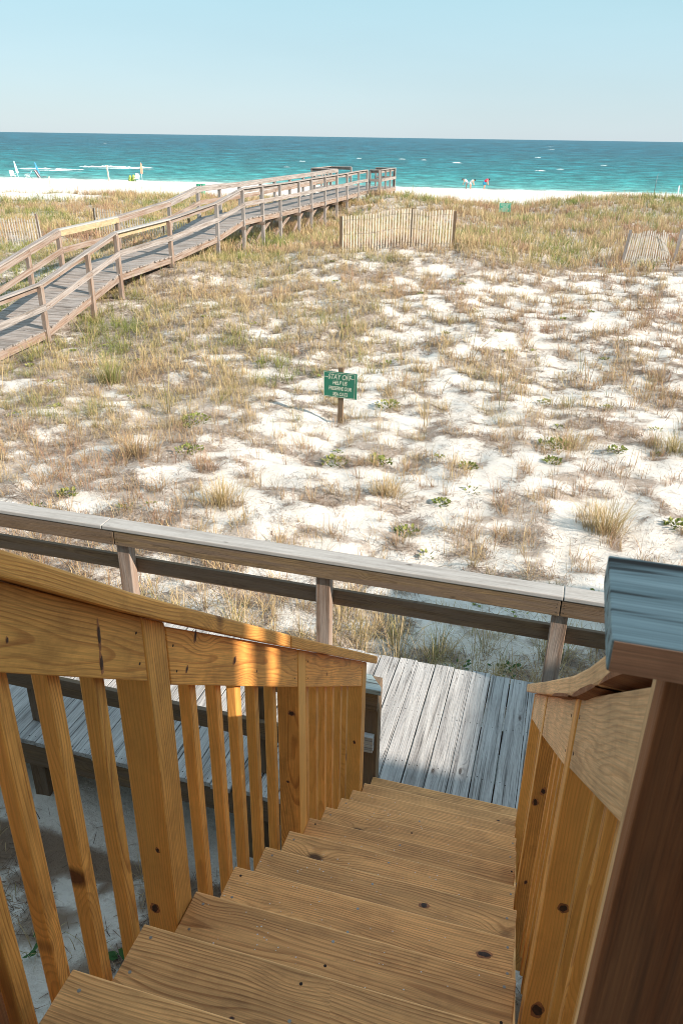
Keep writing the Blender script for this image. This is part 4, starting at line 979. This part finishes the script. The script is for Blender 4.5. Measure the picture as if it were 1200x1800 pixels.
def tuft_field(name, x0, x1, y0, y1, per_m2, nb, hl, wl, spread, dfun, mat='grass', hue=None, thresh=0.0):
    n = int((x1-x0)*(y1-y0)*per_m2); X = rng.uniform(x0, x1, n); Y = rng.uniform(y0, y1, n)
    # keep what the view (and a few metres beside it) can see
    ang = X/np.maximum(Y, 0.1); keep = ((ang < 0.24+1.2/np.maximum(Y, 1)) & (ang > -1.02-2/np.maximum(Y, 1))) | (Y < 6)
    keep &= ~((X > XF-0.15) & (X < XN+0.12) & (Y > 10.4) & (Y < 47.3) & (ground(X, Y) > np.interp(Y, WY, WZ)-0.55))
    keep &= ~((X > -15.7) & (X < -11.3) & (Y > 47.2) & (Y < 51.4))
    d = dfun(X, Y); keep &= (rng.random(n) < d) & (d > thresh)
    X, Y, d = X[keep], Y[keep], d[keep]; n = len(X)
    size = rng.uniform(0.55, 1.25, n)*(0.55+0.5*d); Z = ground(X, Y)
    cnt = np.maximum(3, (nb*size*rng.uniform(0.6, 1.3, n)).astype(int))
    idx = np.repeat(np.arange(n), cnt); m_ = len(idx)
    hz = fbm(X*0.35+50, Y*0.6+3, 3)+(fbm(X*1.9+5, Y*1.9, 2)-0.5)*0.6+rng.normal(0, 0.08, n)
    if hue is not None: hz = hz*0.5+hue(X, Y)*0.5
    hb = np.clip((hz[idx]-0.25)/0.5+rng.normal(0, 0.12, m_), 0, 1)
    ra = rng.uniform(0, 2*np.pi, m_); rr = np.abs(rng.normal(0, 1, m_))*spread*size[idx]
    bx = X[idx]+rr*np.cos(ra); by = Y[idx]+rr*np.sin(ra); bz_ = Z[idx]-0.015
    wind = rng.normal(0, 0.5, n)[idx]
    az = ra+rng.normal(0, 0.7, m_)+wind*0.3; L = rng.uniform(hl[0], hl[1], m_)*size[idx]; 
    bend = np.clip(rng.gamma(2.0, 0.22, m_), 0.05, 1.15)
    Wd = wl*rng.uniform(0.6, 1.4, m_)
    o = blades_mesh(name, np.stack([bx, by, bz_], 1), az, L, Wd, bend, hb, mat)
    print(name, n, m_); return tag(o, kind='stuff')
huel = lambda x, y: np.clip(0.45+(-(x+3))*0.035+0.15*np.sin(y*0.5), 0.2, 0.9)
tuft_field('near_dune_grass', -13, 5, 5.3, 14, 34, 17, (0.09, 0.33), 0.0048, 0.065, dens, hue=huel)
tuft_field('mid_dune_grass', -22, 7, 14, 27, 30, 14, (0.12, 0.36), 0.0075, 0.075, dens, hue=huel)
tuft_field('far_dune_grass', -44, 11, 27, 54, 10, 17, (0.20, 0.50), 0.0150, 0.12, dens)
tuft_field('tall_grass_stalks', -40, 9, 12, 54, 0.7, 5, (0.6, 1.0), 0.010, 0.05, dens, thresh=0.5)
sd = lambda x, y: np.where((y > 5.28) & (y < 6.5), 0.95, 0)*np.where(x > -3.0, 1, 0.55)
tuft_field('boardwalk_edge_grass', -6, 1.6, 5.28, 6.6, 13, 45, (0.20, 0.52), 0.0045, 0.07, sd, hue=lambda x, y: 0.42+0*x)
us = lambda x, y: np.clip(dens(x*1.7, y*1.7+60*0)+0.25*(fbm(x*2, y*2)-0.3), 0, 1)*0.8
tuft_field('under_stair_grass', -4.5, 0.2, -0.5, 3.3, 16, 22, (0.08, 0.30), 0.0035, 0.06, lambda x, y: np.clip((fbm(x*2.2+2, y*2.2)-0.44)*7, 0, 1), hue=lambda x, y: 0.65+0*x)

# twigs, roots and dead stems lying on the sand
def litter(name, x0, x1, y0, y1, n, L0, L1, W, base=0.25):
    X = rng.uniform(x0, x1, n); Y = rng.uniform(y0, y1, n); keep = rng.random(n) < (base+(1-base)*dens(X, Y))*1.0
    ang = X/np.maximum(Y, 0.1); keep &= ((ang < 0.24+1.2/np.maximum(Y, 1)) & (ang > -1.02-2/np.maximum(Y, 1))) | (Y < 6)
    cl = fbm(X*1.3+7, Y*2.2+1, 3); keep &= rng.random(n) < np.clip((cl-0.34)*4, 0.05, 1)
    X, Y = X[keep], Y[keep]; n = len(X); Z = ground(X, Y)+0.006
    o = blades_mesh(name, np.stack([X, Y, Z], 1), rng.uniform(0, 2*np.pi, n), rng.uniform(L0, L1, n)**1.0, W*rng.uniform(0.5, 1.6, n), np.full(n, 1.0), rng.random(n), 'twig')
    # press flat: squash the vertical extent
    me = o.data; co = np.zeros(len(me.vertices)*3, 'f'); me.vertices.foreach_get('co', co); co = co.reshape(-1, 7, 3)
    co[:, :, 2] = co[:, :1, 2]+(co[:, :, 2]-co[:, :1, 2])*rng.uniform(0.02, 0.30, n)[:, None]
    me.vertices.foreach_set('co', co.ravel()); me.update(); print(name, n)
    return tag(o, kind='stuff')
litter('near_sand_litter', -13, 5, 5.2, 15, 300000, 0.03, 0.17, 0.0045)
litter('mid_sand_litter', -20, 7, 15, 28, 240000, 0.05, 0.28, 0.008)
litter('under_stair_litter', -4.5, 0.3, -0.8, 3.4, 60000, 0.03, 0.14, 0.004, base=0.5)

# broad leaves: creeping ground cover
def leaf_cluster(mb_lists, x, y, r, n, size, up=0.5):
    z = gz(x, y)
    for k in range(n):
        a = random.uniform(0, 2*math.pi); q = r*math.sqrt(random.random()); c = Vector((x+q*math.cos(a), y+q*math.sin(a), z+0.01+random.uniform(0.0, 0.5*r)*(1-q/r*0.6)))
        d = Vector((math.cos(a+random.uniform(-.6, .6)), math.sin(a+random.uniform(-.6, .6)), random.uniform(0.1, up*2))).normalized(); s_ = size*random.uniform(0.6, 1.3)
        sd_ = d.cross(Vector((random.uniform(-.4, .4), random.uniform(-.4, .4), 1))).normalized()*s_*0.34
        nn = sd_.cross(d).normalized()*s_*0.06
        P = [c, c+d*s_*0.35+sd_+nn, c+d*s_*0.8+sd_*0.7+nn, c+d*s_, c+d*s_*0.8-sd_*0.7+nn, c+d*s_*0.35-sd_+nn, c+d*s_*0.5]
        mb_lists.append((P, random.random()))
def leaves_build(name, L, mat, parent=None):
    me = bpy.data.meshes.new(name); v = []; f = []; rv = []; hv = []
    for P, q in L:
        n = len(v); v += [tuple(p) for p in P]; rv += [q]*7; hv += [0.4, .7, .9, 1, .9, .7, .6]
        f += [(n, n+1, n+6), (n+1, n+2, n+6), (n+2, n+3, n+6), (n+3, n+4, n+6), (n+4, n+5, n+6), (n+5, n, n+6)]
    me.from_pydata(v, [], f)
    for k, a_ in (('rv', rv), ('hv', hv)):
        a = me.attributes.new(k, 'FLOAT', 'POINT'); a.data.foreach_set('value', np.array(a_, 'f'))
    me.materials.append(M[mat]); o = bpy.data.objects.new(name, me); C.objects.link(o)
    if parent: o.parent = parent; o.matrix_parent_inverse = root_inv(parent)
    return o
L = []
for k in range(130):
    y = 5.6+20*random.random()**1.1; x = random.uniform(-0.75*y-1, 0.20*y+0.6)
    if float(fbm(np.array([x*0.5+90]), np.array([y*0.5]), 3)[0]) < 0.47: continue
    if -14.1 < x < -11.9: continue
    leaf_cluster(L, x, y, random.uniform(0.05, 0.15), random.randint(8, 30), 0.045 if y < 14 else 0.06)
tag(leaves_build('creeping_ground_cover', L, 'leaf'), kind='stuff')
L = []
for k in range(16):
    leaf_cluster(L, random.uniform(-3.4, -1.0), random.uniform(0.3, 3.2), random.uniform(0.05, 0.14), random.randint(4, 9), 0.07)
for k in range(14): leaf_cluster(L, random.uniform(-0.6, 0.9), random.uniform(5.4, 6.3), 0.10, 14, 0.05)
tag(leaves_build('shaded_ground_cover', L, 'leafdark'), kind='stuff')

def green_plant(x, y, r, n, label, size=0.05):
    t = thing('beach_plant', label, 'plant', (x, y, gz(x, y)), 'green leafy plants on the sand')
    LL = []; leaf_cluster(LL, x, y, r, n, size, 0.9); leaves_build('leaves', LL, 'leaf', t)
    z = gz(x, y); mb = MB()
    for k in range(4):
        a = random.uniform(0, 6.28); mb.tube([(x, y, z-0.02), (x+r*0.5*math.cos(a), y+r*0.5*math.sin(a), z+0.04)], [0.004, 0.002], 5)
    mb.build('stem', 'leafdark', t)
def pix(px, py, z=-4.5):
    """photo pixel on level z -> ground point (used once to read positions off the photograph)"""
    r_ = FW*1370+RT*(px-600)+UP*(900-py); s_ = z/r_.z; return r_.x*s_, r_.y*s_
for px, py, r_, n, lb in [
    (714, 930, 0.15, 90, 'broad low green plant on bare sand just beyond the middle of the grey handrail'),
    (822, 819, 0.13, 70, 'dense round green plant on bare sand right of and below the green sign'),
    (970, 815, 0.14, 70, 'flat green plant alone on bright sand at the right of the dune'),
    (776, 884, 0.11, 60, 'small round green plant directly above the broad one near the handrail'),
    (683, 713, 0.24, 130, 'large green plant just right of the green sign'),
    (588, 802, 0.20, 90, 'green plant in front of the green sign post, below it in the picture'),
    (1082, 800, 0.15, 60, 'spreading green plant low on the sand towards the right edge'),
    (1190, 925, 0.18, 110, 'deep green bushy plant at the right edge behind the blue grey cap'),
    (120, 866, 0.13, 80, 'bright green plant at the far left just behind the grey handrail'),
    (345, 745, 0.26, 150, 'bright green plant in the grass left of the green sign'),
    (335, 800, 0.20, 90, 'dark green plant on the edge of a bare sand hollow at left'),
    (975, 785, 0.26, 120, 'wide green plant at the end of the long grass tuft at right'),
    (672, 805, 0.16, 70, 'pair of small leafy shoots below and right of the green sign')]:
    x, y = pix(px, py); green_plant(x, y, r_, n, lb)

# large single grass clumps one can tell apart
def clump(px, py, n, h, label, hue, spread=0.10, w_=0.0055):
    x, y = pix(px, py, -4.48); t = thing('grass_clump', label, 'grass clump', (x, y, gz(x, y)), 'large grass clumps in the dune')
    ra = rng.uniform(0, 2*np.pi, n); rr = np.abs(rng.normal(0, 1, n))*spread; rr = np.minimum(rr, spread*1.5); bx = x+rr*np.cos(ra)*1.3; by = y+rr*np.sin(ra)
    blades_mesh('blades', np.stack([bx, by, ground(bx, by)-0.02], 1), ra+rng.normal(0, .5, n), rng.uniform(0.4, 1.0, n)*h, w_*rng.uniform(.6, 1.4, n), np.clip(rng.gamma(2.2, .2, n), .05, 1.1), np.clip(rng.normal(hue, .13, n), 0, 1), 'grass', t)
clump(1062, 925, 380, 0.62, 'largest tan grass clump on the sand behind the right end of the grey handrail', 0.62, 0.13)
clump(392, 890, 320, 0.50, 'tan grass clump beside a shaded hollow, behind the grey handrail at left of centre', 0.6, 0.14)
clump(1000, 782, 300, 0.40, 'long low tan grass clump on the sand towards the right', 0.52, 0.22)
clump(680, 865, 260, 0.42, 'loose tan grass clump right of centre below the green sign', 0.55, 0.12)
clump(1185, 790, 300, 0.42, 'dense olive grass clump cut by the right edge of the picture', 0.75, 0.16)
clump(195, 668, 360, 0.75, 'tall green grass clump at left below the walkway ramp', 0.88, 0.16)
clump(240, 800, 320, 0.55, 'reddish brown grass clump at left between the walkway and the handrail', 0.35, 0.18)

print('objects', len(bpy.data.objects))
